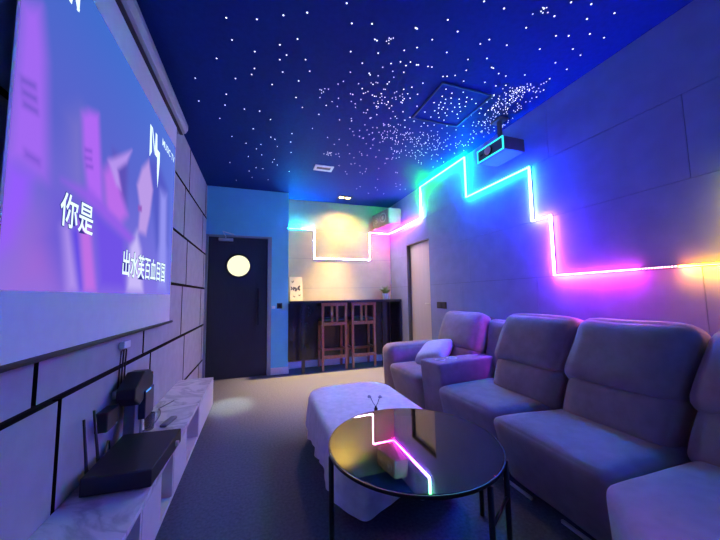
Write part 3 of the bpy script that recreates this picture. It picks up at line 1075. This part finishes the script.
for a in ((0.015, 0.20, 0.062, 0.25), (-0.06, 0.20, 0.04, -0.3), (-0.055, 0.32, 0.022, 0.5), (0.05, 0.09, 0.02, 0.2), (-0.04, 0.07, 0.018, -0.4)):
    obj('butterfly_print', butterfly(*a), m_print, t, world_coords=False)

# potted plant
t = thing('potted_plant', 'small green plant in a white pot at the right end of the bar', 'potted plant', (2.945, 5.02, BZ))
bm = lathe(BM(), [(0.042, 0), (0.046, 0.004), (0.058, 0.105), (0.053, 0.105), (0.048, 0.09)], 0, 0, 24)
obj('pot', bm, m_pot, t, world_coords=False, smooth=False)
obj('soil', lathe(BM(), [(0.047, 0.088), (0.047, 0.094)], 0, 0, 20), m_soil, t, world_coords=False)
bm = BM()
rng = random.Random(8)
for i in range(70):
    a = rng.uniform(0, 2 * PI)
    lean = rng.uniform(0.04, 0.19)
    hgt = rng.uniform(0.14, 0.25) - lean * 0.5
    w = rng.uniform(0.010, 0.017)
    ca_, sa_ = math.cos(a), math.sin(a)
    prev = None
    for k in range(4):
        f = k / 3
        r_ = 0.012 + lean * f ** 1.4
        z_ = 0.09 + hgt * (f - 0.28 * f * f * (lean / 0.1))
        ww = w * (1 - f ** 2) + 0.001
        p1 = bm.verts.new((ca_ * r_ - sa_ * ww, sa_ * r_ + ca_ * ww, z_))
        p2 = bm.verts.new((ca_ * r_ + sa_ * ww, sa_ * r_ - ca_ * ww, z_))
        if prev:
            bm.faces.new((prev[0], prev[1], p2, p1))
        prev = (p1, p2)
obj('foliage', bm, m_leaf, t, world_coords=False)

# speaker in the corner above the bar
t = thing('corner_speaker', 'grey box speaker high in the corner above the potted plant', 'speaker', (2.95, 4.93, 2.455))
bm = prism(BM(), [(2.905, 4.685), (3.138, 4.685), (3.138, 5.19), (2.765, 5.12)], 2.455, 2.735)
# tilt the body a little: the far end hangs lower
for v in bm.verts:
    v.co.z -= (v.co.y - 4.685) * 0.10
obj('cabinet', bm, m_speaker, t, bevel=0.006)
bm = BM()
pa, pb = Vector((2.905, 4.685, 0)), Vector((2.765, 5.12, 0))
dn = Vector((-(pb - pa).y, (pb - pa).x, 0)).normalized()
if dn.x > 0:
    dn = -dn
fr_ = []
for f, z0_, z1_ in ((0.03, 2.47, 2.72), (0.97, 2.47 - 0.043, 2.72 - 0.043)):
    p = pa.lerp(pb, f)
    fr_.append((p, z0_, z1_))
vsg = []
for off in (0.001, 0.012):
    for (p, z0_, z1_) in fr_:
        for z_ in (z0_, z1_):
            vsg.append(bm.verts.new((p.x + dn.x * off, p.y + dn.y * off, z_)))
for f in ((0, 1, 3, 2), (4, 6, 7, 5), (0, 4, 5, 1), (2, 3, 7, 6), (0, 2, 6, 4), (1, 5, 7, 3)):
    bm.faces.new([vsg[i] for i in f])
bmesh.ops.recalc_face_normals(bm, faces=bm.faces)
obj('grille', bm, m_grille, t)
for f, r_, zc in ((0.33, 0.085, 2.585), (0.74, 0.05, 2.565)):
    p = pa.lerp(pb, f) + dn * 0.012
    bm = BM()
    q_ = dn.to_track_quat('Z', 'Y').to_matrix().to_4x4()
    q_.translation = Vector((p.x, p.y, zc))
    bmesh.ops.create_cone(bm, cap_ends=False, segments=32, radius1=r_, radius2=r_ * 0.86, depth=0.006, matrix=q_ @ Matrix.Translation((0, 0, 0.002)))
    bmesh.ops.create_cone(bm, cap_ends=True, segments=24, radius1=r_ * 0.4, radius2=r_ * 0.2, depth=0.008, matrix=q_ @ Matrix.Translation((0, 0, 0.003)))
    obj('cone', bm, m_cone, t, smooth=True)
obj('bracket', bx(3.10, W - 0.0005, 4.85, 5.0, 2.50, 2.62), m_black_metal, t)

# projector on the right wall side, aimed at the screen
t = thing('projector', 'dark projector with a cyan outlined front hanging above the light strip', 'projector', (2.98, 2.19, 2.50))
obj('shell', bx(2.86, 3.10, 2.04, 2.385, 2.515, 2.64), m_proj, t, bevel=0.008)
obj('front_plate', bx(2.850, 2.860, 2.055, 2.37, 2.527, 2.63), m_proj_front, t)
bm = BM()
y0_, y1_, z0_, z1_, w_ = 2.042, 2.383, 2.515, 2.642, 0.012
for a in ((y0_, y1_, z0_, z0_ + w_), (y0_, y1_, z1_ - w_, z1_), (y0_, y0_ + w_, z0_ + w_, z1_ - w_), (y1_ - w_, y1_, z0_ + w_, z1_ - w_)):
    box(bm, 2.844, 2.8545, *a)
ft = obj('front_trim', bm, m_ring, t)
ft['label'] = 'glowing cyan outline around the projector front'
bm = BM()
lathe(bm, [(0.046, 0.0), (0.046, -0.014), (0.042, -0.016)], 2.850, 2.225, 28, 'x', 2.580)
ln = obj('lens_barrel', bm, m_black_metal, t)
obj('lens', lathe(BM(), [(0.042, 0.0), (0.038, -0.008), (0.022, -0.013)], 2.835, 2.225, 28, 'x', 2.580), m_lens, ln, smooth=True)
bm = bx(2.848, 2.851, 2.305, 2.34, 2.57, 2.59)
obj('sensor_window', bm, m_black, t)
bm = BM()
box(bm, 2.95, 3.01, 2.12, 2.29, 2.64, 2.655)
box(bm, 2.965, 2.995, 2.19, 2.22, 2.655, H - 0.012)
box(bm, 2.93, 3.03, 2.14, 2.27, H - 0.012, H - 0.0005)
obj('ceiling_mount', bm, m_proj, t)

# ------------------------------------------------------------------ sectional sofa
t = thing('sectional_sofa', 'long grey fabric reclining sectional sofa along the right wall', 'sofa', (2.55, 1.8, 0))
SE = [
    ([(2.14, 2.525), (2.86, 2.53), (2.125, 3.125), (2.86, 3.12)], 0.11, 1),
    ([(2.175, 1.605), (2.80, 1.50), (2.150, 2.205), (2.80, 2.28)], 0.09, 2),
    ([(2.105, 0.895), (2.82, 0.885), (2.125, 1.590), (2.80, 1.490)], 0.135, 3),
    ([(1.50, 0.31), (2.75, -0.12), (2.065, 0.886), (2.80, 0.875)], 0.04, 4),
]
for foot, fr_s, sd in SE:
    obj('seat', soft_foot(foot, 0.045, 0.445, 0.055, (0.012, 0.0, 0.018), fr_s, 12, sd, 0.0012), m_sofa, t, smooth=True)
BK = [
    (2.46, 3.085, (2.70, 0.40), (2.735, 0.665), (2.715, 0.635), (2.87, 1.02), 0.20, 0.0),
    (1.520, 2.110, (2.60, 0.40), (2.625, 0.695), (2.60, 0.665), (2.715, 1.05), 0.22, -0.085),
    (0.945, 1.505, (2.60, 0.40), (2.625, 0.695), (2.60, 0.655), (2.715, 1.05), 0.22, -0.085),
    (0.150, 0.915, (2.62, 0.40), (2.645, 0.695), (2.62, 0.655), (2.735, 1.05), 0.22, -0.085),
]
for i, (y0, y1, a, b, c, d, th, sk) in enumerate(BK):
    br = obj('backrest', back_pad(y0 + 0.01, y1 - 0.01, a, b, th, 0.055, 0.028, 10 + i, skew=sk * 0.8), m_sofa, t, smooth=True)
    obj('head_pad', back_pad(y0 + sk * 0.3, y1 + sk * 0.3, c, d, th, 0.07, 0.028, 20 + i, skew=sk), m_sofa, br, smooth=True)
    obj('back_frame', back_pad(y0 - 0.02, y1 + 0.05 if i == 0 else y1 + 0.02, (a[0] + 0.19, 0.12), (min(d[0] + 0.17, 3.0), 0.76 if i else 0.955), 0.09, 0.035, 0.0, 30 + i), m_sofa_frame, t, smooth=True)
obj('armrest', soft_foot([(2.165, 3.135), (2.98, 3.13), (2.155, 3.40), (2.98, 3.40)], 0.045, 0.625, 0.085, (0.006, 0.012, 0.012), 0.03, 10, 5), m_sofa, t, smooth=True)
cs = obj('console', soft_foot([(2.215, 2.245), (2.92, 2.335), (2.175, 2.505), (2.92, 2.515)], 0.03, 0.605, 0.022, (0, 0, 0.004), 0.05, 10, 6), m_sofa, t, smooth=True)
for (x, y) in ((2.32, 2.385), (2.46, 2.405)):
    bm = BM()
    rr = []
    for r_, z_ in ((0.047, 0.604), (0.047, 0.6125), (0.040, 0.6135), (0.037, 0.609), (0.036, 0.604)):
        rr.append([bm.verts.new((x + r_ * math.cos(2 * PI * i / 28), y + r_ * math.sin(2 * PI * i / 28), z_)) for i in range(28)])
    for a, b in zip(rr, rr[1:]):
        for i in range(28):
            bm.faces.new((a[i], a[(i + 1) % 28], b[(i + 1) % 28], b[i]))
    bm.faces.new(rr[-1])
    bmesh.ops.recalc_face_normals(bm, faces=bm.faces)
    obj('cup_holder', bm, m_metal, cs, smooth=True)
obj('console_back', back_pad(2.125, 2.455, (2.86, 0.50), (2.945, 0.945), 0.14, 0.045, 0.01, 41), m_sofa, t, smooth=True)
for (a, b) in ((1.06, 1.245), (1.425, 1.635), (1.76, 1.86), (2.00, 2.10), (2.22, 2.30), (2.44, 2.56)):
    obj('base_dash', bx(2.270, 2.284, a, b, 0.0, 0.016), m_trim_white, t)  # short white strips along the foot of the sofa front

# pale cushion on the far seat
bm = soft_cube(0.35, 0.35, 0.10, 0.045, 10, (0, 0, 0.03), 9, 0.003)
for v in bm.verts:                         # pointed corners
    k = (abs(v.co.x) / 0.175) ** 4 * (abs(v.co.y) / 0.175) ** 4
    v.co.x *= 1 + 0.08 * k
    v.co.y *= 1 + 0.08 * k
    v.co.z *= 1 - 0.5 * min(1, k)
R_ = Matrix.Rotation(math.radians(-28), 3, 'Y') @ Matrix.Rotation(math.radians(28), 3, 'Z')
bmesh.ops.rotate(bm, verts=bm.verts, cent=(0, 0, 0), matrix=R_)
bmesh.ops.translate(bm, verts=bm.verts, vec=(2.56, 2.84, 0.585))
tag(recentre(obj('throw_pillow', bm, m_pillow, smooth=True)), 'pale lavender throw pillow leaning on the far seat of the sofa', 'pillow')

# ------------------------------------------------------------------ bench table under a white cloth
OX0, OX1, OY0, OY1, OZ = 1.165, 1.875, 1.50, 2.73, 0.385
t = thing('low_bench', 'long low padded bench hidden under the white cloth', 'bench', (1.52, 2.09, 0))
obj('bench_top', soft_foot([(OX0 + 0.06, OY0 + 0.06), (OX1 - 0.06, OY0 + 0.06), (OX0 + 0.06, OY1 - 0.06), (OX1 - 0.06, OY1 - 0.06)], 0.22, OZ - 0.004, 0.02, n=6), m_sofa_frame, t)
for x in (OX0 + 0.14, OX1 - 0.14):
    for y in (OY0 + 0.18, OY1 - 0.18):
        obj('leg', bx(x - 0.025, x + 0.025, y - 0.025, y + 0.025, 0, 0.23), m_dark_frame, t)


def rrect(x0, x1, y0, y1, r, n):
    """evenly spaced points (x, y, nx, ny) round a rounded rectangle"""
    segs = []
    L1, L2, A = x1 - x0 - 2 * r, y1 - y0 - 2 * r, PI * r / 2
    per = 2 * (L1 + L2) + 4 * A
    pts = []
    for i in range(n):
        s = per * i / n
        for k, (L, st) in enumerate(((L1, 'b'), (A, 'c0'), (L2, 'r'), (A, 'c1'), (L1, 't'), (A, 'c2'), (L2, 'l'), (A, 'c3'))):
            if s <= L or k == 7:
                break
            s -= L
        if st == 'b':
            pts.append((x0 + r + s, y0, 0, -1))
        elif st == 'r':
            pts.append((x1, y0 + r + s, 1, 0))
        elif st == 't':
            pts.append((x1 - r - s, y1, 0, 1))
        elif st == 'l':
            pts.append((x0, y1 - r - s, -1, 0))
        else:
            k = int(st[1])
            c = ((x1 - r, y0 + r), (x1 - r, y1 - r), (x0 + r, y1 - r), (x0 + r, y0 + r))[k]
            a = -PI / 2 + k * PI / 2 + s / r
            pts.append((c[0] + r * math.cos(a), c[1] + r * math.sin(a), math.cos(a), math.sin(a)))
    return pts


n = 220
base = rrect(OX0, OX1, OY0, OY1, 0.22, n)
bm = BM()
cxm, cym = (OX0 + OX1) / 2, (OY0 + OY1) / 2
rings = []
for f in (0.25, 0.5, 0.75, 0.92):
    rings.append([bm.verts.new((cxm + (x - cxm) * f, cym + (y - cym) * f, OZ + 0.004 + 0.0015 * math.sin(9 * x + 7 * y))) for x, y, _, _ in base])
rng = random.Random(4)
for k in range(11):
    f = k / 10
    ring = []
    for i, (x, y, nx, ny) in enumerate(base):
        a = 2 * PI * i / n
        corner = abs(nx * ny) * 2          # the cloth's corners hang lower
        hem = 0.135 - 0.025 * corner + 0.012 * math.sin(5 * a + 0.6) + 0.02 * math.sin(11 * a)
        if k == 0:
            off, z = 0.0, OZ + 0.003
        else:
            drop = f * (OZ - hem)
            z = OZ - drop
            fold = math.sin(23 * a + 0.5 * math.sin(3 * a)) * 0.5 + math.sin(37 * a + 1.3) * 0.3
            off = 0.010 + 0.018 * f + fold * 0.013 * f + corner * 0.015 * f
        ring.append(bm.verts.new((x + nx * off, y + ny * off, z)))
    rings.append(ring)
c0 = bm.verts.new((cxm, cym, OZ + 0.004))
for i in range(n):
    bm.faces.new((c0, rings[0][i], rings[0][(i + 1) % n]))
for a, b in zip(rings, rings[1:]):
    for i in range(n):
        j = (i + 1) % n
        bm.faces.new((a[i], b[i], b[j], a[j]))
bmesh.ops.recalc_face_normals(bm, faces=bm.faces)
o = obj('tablecloth', bm, m_cloth, smooth=True)
tag(recentre(o), 'white patterned cloth draped over the long low bench', 'tablecloth')

# dark bottle with two cotton stems
t = thing('diffuser_bottle', 'tiny dark bottle with two cotton stems on the white cloth', 'diffuser', (1.545, 2.02, OZ + 0.006))
bm = lathe(BM(), [(0.010, 0), (0.013, 0.003), (0.013, 0.018), (0.008, 0.026), (0.006, 0.034)], 0, 0, 20)
obj('bottle', bm, m_black_gloss, t, world_coords=False, smooth=True)
for (dx, dy, dz, r_) in ((-0.040, 0.02, 0.098, 0.010), (0.038, 0.01, 0.090, 0.010)):
    obj('stem', tube(BM(), [(0, 0, 0.03), (dx * 0.45, dy * 0.45, dz * 0.6), (dx * 0.8, dy * 0.8, dz * 0.93)], 0.0022, 6), m_black, t, world_coords=False)
    bm = BM()
    bmesh.ops.create_icosphere(bm, subdivisions=3, radius=r_)
    rng = random.Random(int(dx * 1000))
    for v in bm.verts:
        v.co *= 1 + 0.2 * math.sin(v.co.x * 300 + 2) * math.sin(v.co.z * 260)
        v.co.x *= 1.35
    bmesh.ops.translate(bm, verts=bm.verts, vec=(dx, dy, dz))
    obj('cotton_flower', bm, m_cotton, t, world_coords=False, smooth=True)

# ------------------------------------------------------------------ round glass coffee table
TX, TY, TR, TZ = 1.505, 1.415, 0.420, 0.468
t = thing('coffee_table', 'round coffee table with a tinted mirror glass top on black metal legs', 'coffee table', (TX, TY, 0))
bm = lathe(BM(), [(TR - 0.003, TZ - 0.010), (TR, TZ - 0.008), (TR, TZ - 0.002), (TR - 0.003, TZ)], TX, TY, 96)
obj('glass_top', bm, m_glass, t)
bm = BM()
rr = []
for r_, z_ in ((TR + 0.001, TZ - 0.015), (TR + 0.006, TZ - 0.015), (TR + 0.006, TZ - 0.001), (TR + 0.001, TZ - 0.001)):
    rr.append([bm.verts.new((TX + r_ * math.cos(2 * PI * i / 96), TY + r_ * math.sin(2 * PI * i / 96), z_)) for i in range(96)])
for k in range(4):
    a, b = rr[k], rr[(k + 1) % 4]
    for i in range(96):
        bm.faces.new((a[i], a[(i + 1) % 96], b[(i + 1) % 96], b[i]))
bmesh.ops.recalc_face_normals(bm, faces=bm.faces)
obj('rim', bm, m_black_metal, t, smooth=False)
for (lx, ly) in ((1.085, 1.43), (1.620, 1.005), (1.815, 1.125), (1.925, 1.43)):
    obj('leg', tube(BM(), [(lx, ly, 0), (lx, ly, TZ - 0.0152)], 0.012, 14), m_black_metal, t, smooth=True)
obj('leg_brace', tube(BM(), [(1.620, 1.005, 0.30), (1.815, 1.125, 0.30)], 0.007, 10), m_black_metal, t, smooth=True)

# ------------------------------------------------------------------ fibre optic stars
STARS = '1217,1528,10 1008,1656,10 874,1718,10 1284,1642,10 1405,1606,10 1975,1271,10 722,1795,10 1843,1436,10 1680,1547,10 1692,1549,10 1464,1707,10 546,1841,10 1481,1711,10 2120,1269,10 976,1861,10 1954,1487,10 1830,1591,10 1340,1851,10 868,1943,10 1766,1679,10 1528,1805,10 1692,1727,10 2350,1195,10 565,2000,10 919,2018,10 1052,2018,10 2468,1117,10 1452,1925,10 707,2054,10 1986,1651,10 2196,1473,10 1713,1827,10 1654,1864,10 2162,1520,10 876,2074,10 1783,1807,10 2357,1328,10 2456,1212,10 1768,1848,10 1840,1817,10 1852,1813,10 2594,1088,10 1098,2120,10 1535,2003,10 1929,1805,10 1960,1801,10 2344,1473,10 1783,1912,10 2171,1658,10 905,2190,10 703,2217,10 449,2199,10 2297,1608,10 2669,1163,10 2598,1313,10 1032,2248,10 2228,1749,10 682,2287,10 2097,1859,10 2126,1847,10 2791,1084,10 2181,1821,10 2679,1287,10 1985,1972,10 2591,1427,10 2393,1667,10 1922,2040,10 2411,1669,10 835,2353,10 1870,2083,10 562,2370,10 2800,1233,10 2285,1852,10 1928,2123,10 2492,1701,10 2011,2103,10 2205,1976,10 2814,1356,10 1035,2454,10 2458,1811,10 2565,1704,10 1974,2167,10 2922,1224,10 1928,2212,10 268,2459,10 2283,2003,10 2227,2062,10 2813,1485,10 2367,1963,10 1304,2482,10 2699,1650,10 2920,1378,10 2574,1817,10 2315,2059,10 2279,2087,10 1106,2574,10 2206,2156,10 476,2587,10 2648,1787,10 2261,2134,10 2088,2247,10 2391,2049,10 2441,2009,10 2305,2135,10 2267,2171,10 2358,2119,10 2499,2017,10 2003,2358,10 2958,1506,10 1267,2631,10 2474,2061,10 2641,1910,10 2433,2104,10 2291,2210,10 2324,2189,10 2650,1922,10 2925,1621,10 2201,2301,10 2329,2217,10 2278,2256,10 2424,2157,10 2377,2201,10 2467,2141,10 2572,2053,10 742,2744,10 2508,2117,10 611,2755,10 451,2745,10 2654,2008,10 2329,2277,10 2883,1772,10 2107,2418,10 2441,2216,10 2392,2257,10 243,2753,10 2082,2474,10 2514,2193,10 2297,2353,10 2431,2287,10 2766,1999,10 2998,1735,10 2668,2099,10 2177,2462,10 2376,2336,10 2512,2239,10 841,2851,10 2767,2065,10 1487,2272,9 2750,2100,10 2288,2462,10 2448,2359,10 3020,1822,10 2648,2211,10 2705,2162,10 2563,2293,10 1548,2016,8 1713,2189,9 2140,2585,10 1817,2310,9 2348,2492,10 2403,2461,10 2774,2169,10 1761,2223,9 1648,2228,9 1812,2268,9 384,2974,10 2535,2434,10 1539,2179,8 1062,3044,10 2797,2279,10 681,3068,10 2699,2388,10 1865,2311,9 2858,2273,10 1606,2106,8 2781,2351,10 1929,2189,8 1714,2067,8 2866,2319,10 1569,2231,8 857,3182,10 1737,2316,8 900,3212,10 1736,2359,8 1067,3222,10 2947,2408,10 1923,2239,8 1719,2041,8 465,3287,10 1565,1671,7 1859,2348,8 1551,1668,7 934,3366,10 757,3373,10 2779,1768,8 601,3394,10 1712,2132,7 1096,3465,10 1699,1929,7 2795,1828,8 2808,1758,8 709,3493,10 2830,1795,8 2799,1794,8 1755,2362,8 1671,2236,8 1394,2036,7 1938,2245,8 1370,2146,7 1678,2431,8 1766,2303,8 1724,2131,7 1636,2079,7 1826,2212,7 1466,2269,7 768,3629,10 2368,1218,7 1864,2217,7 1337,2188,7 1610,2006,7 2360,1186,6 1493,2134,7 2762,1784,8 916,3706,10 616,3719,10 2864,1894,8 1787,2473,8 2732,1869,8 1277,2269,7 1211,2296,7 1723,2290,7 2775,1830,8 900,3793,10 2737,1832,8 2866,1805,8 2766,2051,8 1597,2198,7 1818,2146,7 2395,1207,6 2806,1807,8 1747,2546,8 2822,1917,8 1342,2414,7 963,3859,10 2717,1939,8 1590,2640,8 1556,1685,6 1967,2447,8 2823,1900,8 1826,2127,7 1818,2280,7 1906,2173,7 1731,2218,7 2830,1928,8 2860,2094,8 1850,2194,7 2764,2020,8 1610,1915,6 390,3960,10 1733,1983,6 2879,1914,8 1913,2384,7 2836,1962,8 1960,2590,8 2777,1919,8 2813,1779,7 2290,2520,8 1700,2322,7 2703,1798,7 787,4027,10 701,4027,10 1793,2298,7 1126,4019,10 1722,2237,7 2832,1888,7 1566,1708,6 2843,1723,7 2863,1861,7 1803,2908,8 2029,2612,8 2316,1243,6 2904,1864,7 2699,1909,7 1502,2362,7 613,4160,10 2660,1954,7 2092,2819,8 2903,2021,8 1247,2273,6 1829,2685,7 1583,2218,6 2769,1809,7 2829,1813,7 1586,2095,6 1887,2140,6 1544,1696,6 1614,2777,7 2880,1930,7 1621,2078,6 2383,2652,8 2240,2688,8 1474,2659,7 2242,2664,8 2803,1880,7 3017,2315,8 1577,1660,5 1995,2820,8 2484,2692,8 2789,1981,7 2948,2290,8 1872,2677,7 2935,2069,7 1922,2619,7 2955,2130,7 645,4380,10 1244,2315,6 2888,1734,7 2790,1879,7 2161,2853,8 1753,2264,6 2936,2164,7 864,4407,10 1685,2234,6 2882,2054,7 2505,2820,8 2687,2677,8 2512,2794,8 2349,1214,6 2664,2748,8 1544,2382,6 2754,2054,7 3073,2131,7 1225,2298,6 2999,2136,7 1877,2168,6 2048,2819,7 2873,2244,7 2753,2302,7 2804,1987,7 2854,2258,7 426,4554,10 2144,2787,7 3012,2150,7 2671,2470,7 2005,2716,7 1907,2592,7 2283,3068,8 2402,2663,7 1994,2470,7 2129,2755,7 2773,1795,6 2671,2772,8 2809,2031,7 2854,1915,7 2859,1877,7 1230,2393,6 2596,2659,7 1384,2355,6 2745,1885,6 2944,2357,7 2742,2026,7 2636,2827,8 2412,2783,7 2966,2726,8 2895,2041,7 2967,2561,8 1753,2534,6 2444,2893,7 2699,2727,7 2338,1193,5 2948,2545,7 3023,2407,7 2514,2489,7 1576,2605,6 2984,2033,7 2931,1654,6 2932,1940,7 2804,1722,6 3011,2015,7 1969,2789,7 2800,2740,7 2605,2698,7 1755,2889,7 2926,1674,6 2778,2031,6 1751,2380,6 3065,2176,7 2676,2586,7 1937,2488,6 2669,2851,7 2953,1763,6 1434,3008,7 2925,2471,7 2831,1773,6 2333,2829,7 2902,2313,7 1402,2465,6 2424,2836,7 2030,2855,7 1862,2780,7 2885,1854,6 3069,2364,7 2774,1874,6 2974,2704,7 2200,2857,7 2754,1822,6 2508,2558,7 2831,1745,6 2268,2888,7 2959,1778,6 3095,2280,7 1574,2312,6 2331,2731,7 1250,2884,6 2963,2337,7 2437,3053,7 2405,2773,7 2845,2050,6 1659,2480,6 2999,1990,6 2837,1976,6 2337,3061,7 2076,2705,6 2502,2873,7 1682,2478,6 2871,2196,6 2770,2079,6 2607,2916,7 1659,2818,6 2863,2005,6 1926,2605,6 2841,2221,6 2972,1977,6 2891,1783,6 2944,2424,7 2052,2558,6 2595,2792,7 2799,2075,6 2002,2847,6 2791,1808,6 2963,2192,6 2821,1997,6 2871,1941,6 2916,1690,6 2376,2736,6 2999,2366,7 2794,1846,6 1519,3370,7 2949,2271,6 2656,1827,6 2236,2762,6 1920,3283,7 2814,2087,6 2856,2430,6 2830,1713,6 2445,2997,7 3017,1885,6 1232,2334,5 1969,2750,6 2814,2308,6 2875,2020,6 2880,2448,6 2783,2089,6 1512,3394,7 2833,2263,6 2807,1827,6 2748,2841,7 2328,2930,7 2764,2151,6 3050,2421,7 1767,3292,7 2179,2877,6 2900,3073,7 2995,1960,6 2379,3202,7 2822,2350,6 3026,1986,6 2183,2715,6 2837,2103,6 2695,2647,6 2160,2718,6 1669,3403,7 3074,2247,6 1924,2751,6 2026,2771,6 2800,2022,6 2431,2633,6 2268,2655,6 3007,2196,6 2539,2611,6 3078,2261,6 1562,2430,5 2818,1841,6 2799,1947,6 2990,1760,6 2862,1963,6 2200,2597,6 2708,1860,5 3092,2248,6 2810,1870,6 2026,2691,6 2208,2662,6 2242,3284,7 2976,2910,7 2878,1831,5 2738,1989,5 2763,1934,5 2865,2110,6 2629,2999,7 2985,1900,6 2494,2655,6 2304,2755,6 2402,2807,6 3006,2632,6 3012,2042,6 2893,2113,6 2512,2639,6 3086,2203,6 1958,3015,6 2308,3237,7 2500,2732,6 2210,2684,6 1474,3384,6 1962,3095,6 2292,3093,6 2966,1956,6 1563,3010,6 3047,2495,6 2735,1948,5 2073,2680,6 2870,2747,6 1562,3394,6 1719,2781,5 2892,2154,6 2755,2594,6 2727,1797,5 2799,2536,6 2508,2741,6 2602,2712,6 2603,3078,6 2256,3077,6 2871,1763,5 2484,3055,6 1532,3402,6 2883,2286,6 2850,1854,5 2331,2780,6 2873,2493,6 2886,1747,5 2434,2562,5 2923,2139,5 2499,2787,6 2955,2636,6 2842,2132,5 2205,3041,6 2260,3278,6 2809,3009,6 1529,3344,6 2779,1851,5 2885,1977,5 2037,2910,6 2869,2855,6 2374,2704,6 2275,2792,6 2862,1772,5 2929,1775,5 2748,1973,5 1917,2909,5 2369,2757,6 2195,2678,5 1867,3557,6 2336,3102,6 1737,2666,5 2280,2739,5 2833,2191,5 2913,2037,5 2776,2794,6 2964,2089,5 2911,2247,5 2121,2842,5 2626,2738,6 2352,2823,6 2609,3049,6 2090,2656,5 2503,3133,6 1789,2745,5 1543,3358,6 1691,2881,5 2912,2205,5 1641,3332,6 2441,3130,6 1839,2819,5 2864,2163,5 2215,2917,5 3037,2819,6 1537,3334,6 2543,3096,6 2935,2098,5 2930,2705,6 2795,2867,6 2894,2166,5 3029,2131,5 2074,2726,5 2373,2618,5 2557,2798,6 2939,1732,5 1613,3352,6 3015,2134,5 2791,1759,5 2206,2728,5 2989,3153,6 2490,2849,5 2322,3027,5 2877,2684,5 2296,3066,6 1552,3329,5 2911,2786,6 2890,2231,5 2855,1812,5 2064,2640,5 2100,3279,6 1970,2710,5 2206,2712,5 3036,2179,5 2337,2622,5 2563,2838,5 1504,3332,5 2779,2780,5 2686,3263,6 2102,2697,5 2122,3727,6 2012,2938,5 2935,2584,5 2308,2780,5 2551,3000,5 2786,3002,6 2404,2733,5 2555,4340,7 2878,2715,5 2107,2812,5 2563,3635,6 2079,2564,5 2968,2434,5 1902,3873,6 1977,2618,5 1986,2602,5 2915,1893,5 2150,2798,5 2459,2658,5 2746,3052,5 2573,3132,5 2236,2809,5 2993,1845,5 2464,2837,5 2426,2906,5 2507,2977,5 2211,2880,5 2708,2866,5 2401,2863,5 2192,2922,5 2971,4183,7 2314,3272,5 2720,2893,5 2372,3019,5 2031,2830,5 2620,2551,5 2807,4033,6 2061,3769,5 2684,2814,5 2513,2806,5 2264,3584,5 2558,2702,5 2862,2646,5 1907,3527,5 2542,2932,5 2895,4222,6 1919,2883,4 2280,3410,5 3007,2697,5 2617,2882,5 2790,3128,5 1868,3215,5 2724,3259,5 2252,3064,5 2840,2703,5 2388,3928,6 1847,3375,5 2519,2973,5 2074,3108,5 2215,4393,6 1901,3245,5 2595,3180,5 2646,2999,5 2664,2922,5 1684,3101,4 2485,4261,6 2269,3140,5 1538,3129,4 2583,3018,5 2105,3641,5 2112,3805,5 1730,3649,5 2693,2904,5 2238,4288,6 2508,3033,4 2702,2895,4 1992,3573,5 1861,3808,5 2647,3072,5 2746,3028,5 1876,3010,4 2740,3291,5 2356,3233,4 2538,3628,5 2183,3012,4 2777,4111,5 1983,3266,4 2660,3215,4 2894,3152,4 2471,4536,5 2724,4487,5 2941,3326,4 2721,4016,4'
ST = [tuple(int(v) for v in s.split(',')) for s in STARS.split()]
ST = [q for q in ST if not (2920 < q[0] < 3045 and 2125 < q[1] < 2285)]
bm = BM()
bmesh.ops.create_uvsphere(bm, u_segments=8, v_segments=5, radius=1.0)
for v in bm.verts:
    v.co.z *= 0.5
me_star = bpy.data.meshes.new('star_light')
bm.to_mesh(me_star)
bm.free()
me_star.materials.append(m_star)
me_dim = me_star.copy()
me_dim.materials.clear()
me_dim.materials.append(m_star_dim)
NI = 300
for x, y, s in ST[:NI]:
    o = bpy.data.objects.new('star_light', me_star if s >= 8 else me_dim)
    r_ = 0.0052 * (0.6 + 0.4 * s / 10)
    o.scale = (r_, r_, r_)
    o.location = (x / 1000, y / 1000, H - 0.003)
    tag(o, 'tiny white fibre optic star shining in the dark ceiling', 'star light', 'fibre optic stars in the ceiling')
    COL.objects.link(o)
bm = BM()
for x, y, s in ST[NI:]:
    r_ = 0.0052 * (0.55 + 0.4 * s / 10)
    bmesh.ops.create_uvsphere(bm, u_segments=6, v_segments=4, radius=r_, matrix=Matrix.Translation((x / 1000, y / 1000, H - 0.003)))
o = obj('star_dust', bm, m_star_dim)
tag(o, 'dense band of fine fibre optic star points filling the ceiling between the larger stars', 'star lights')
o['kind'] = 'stuff'
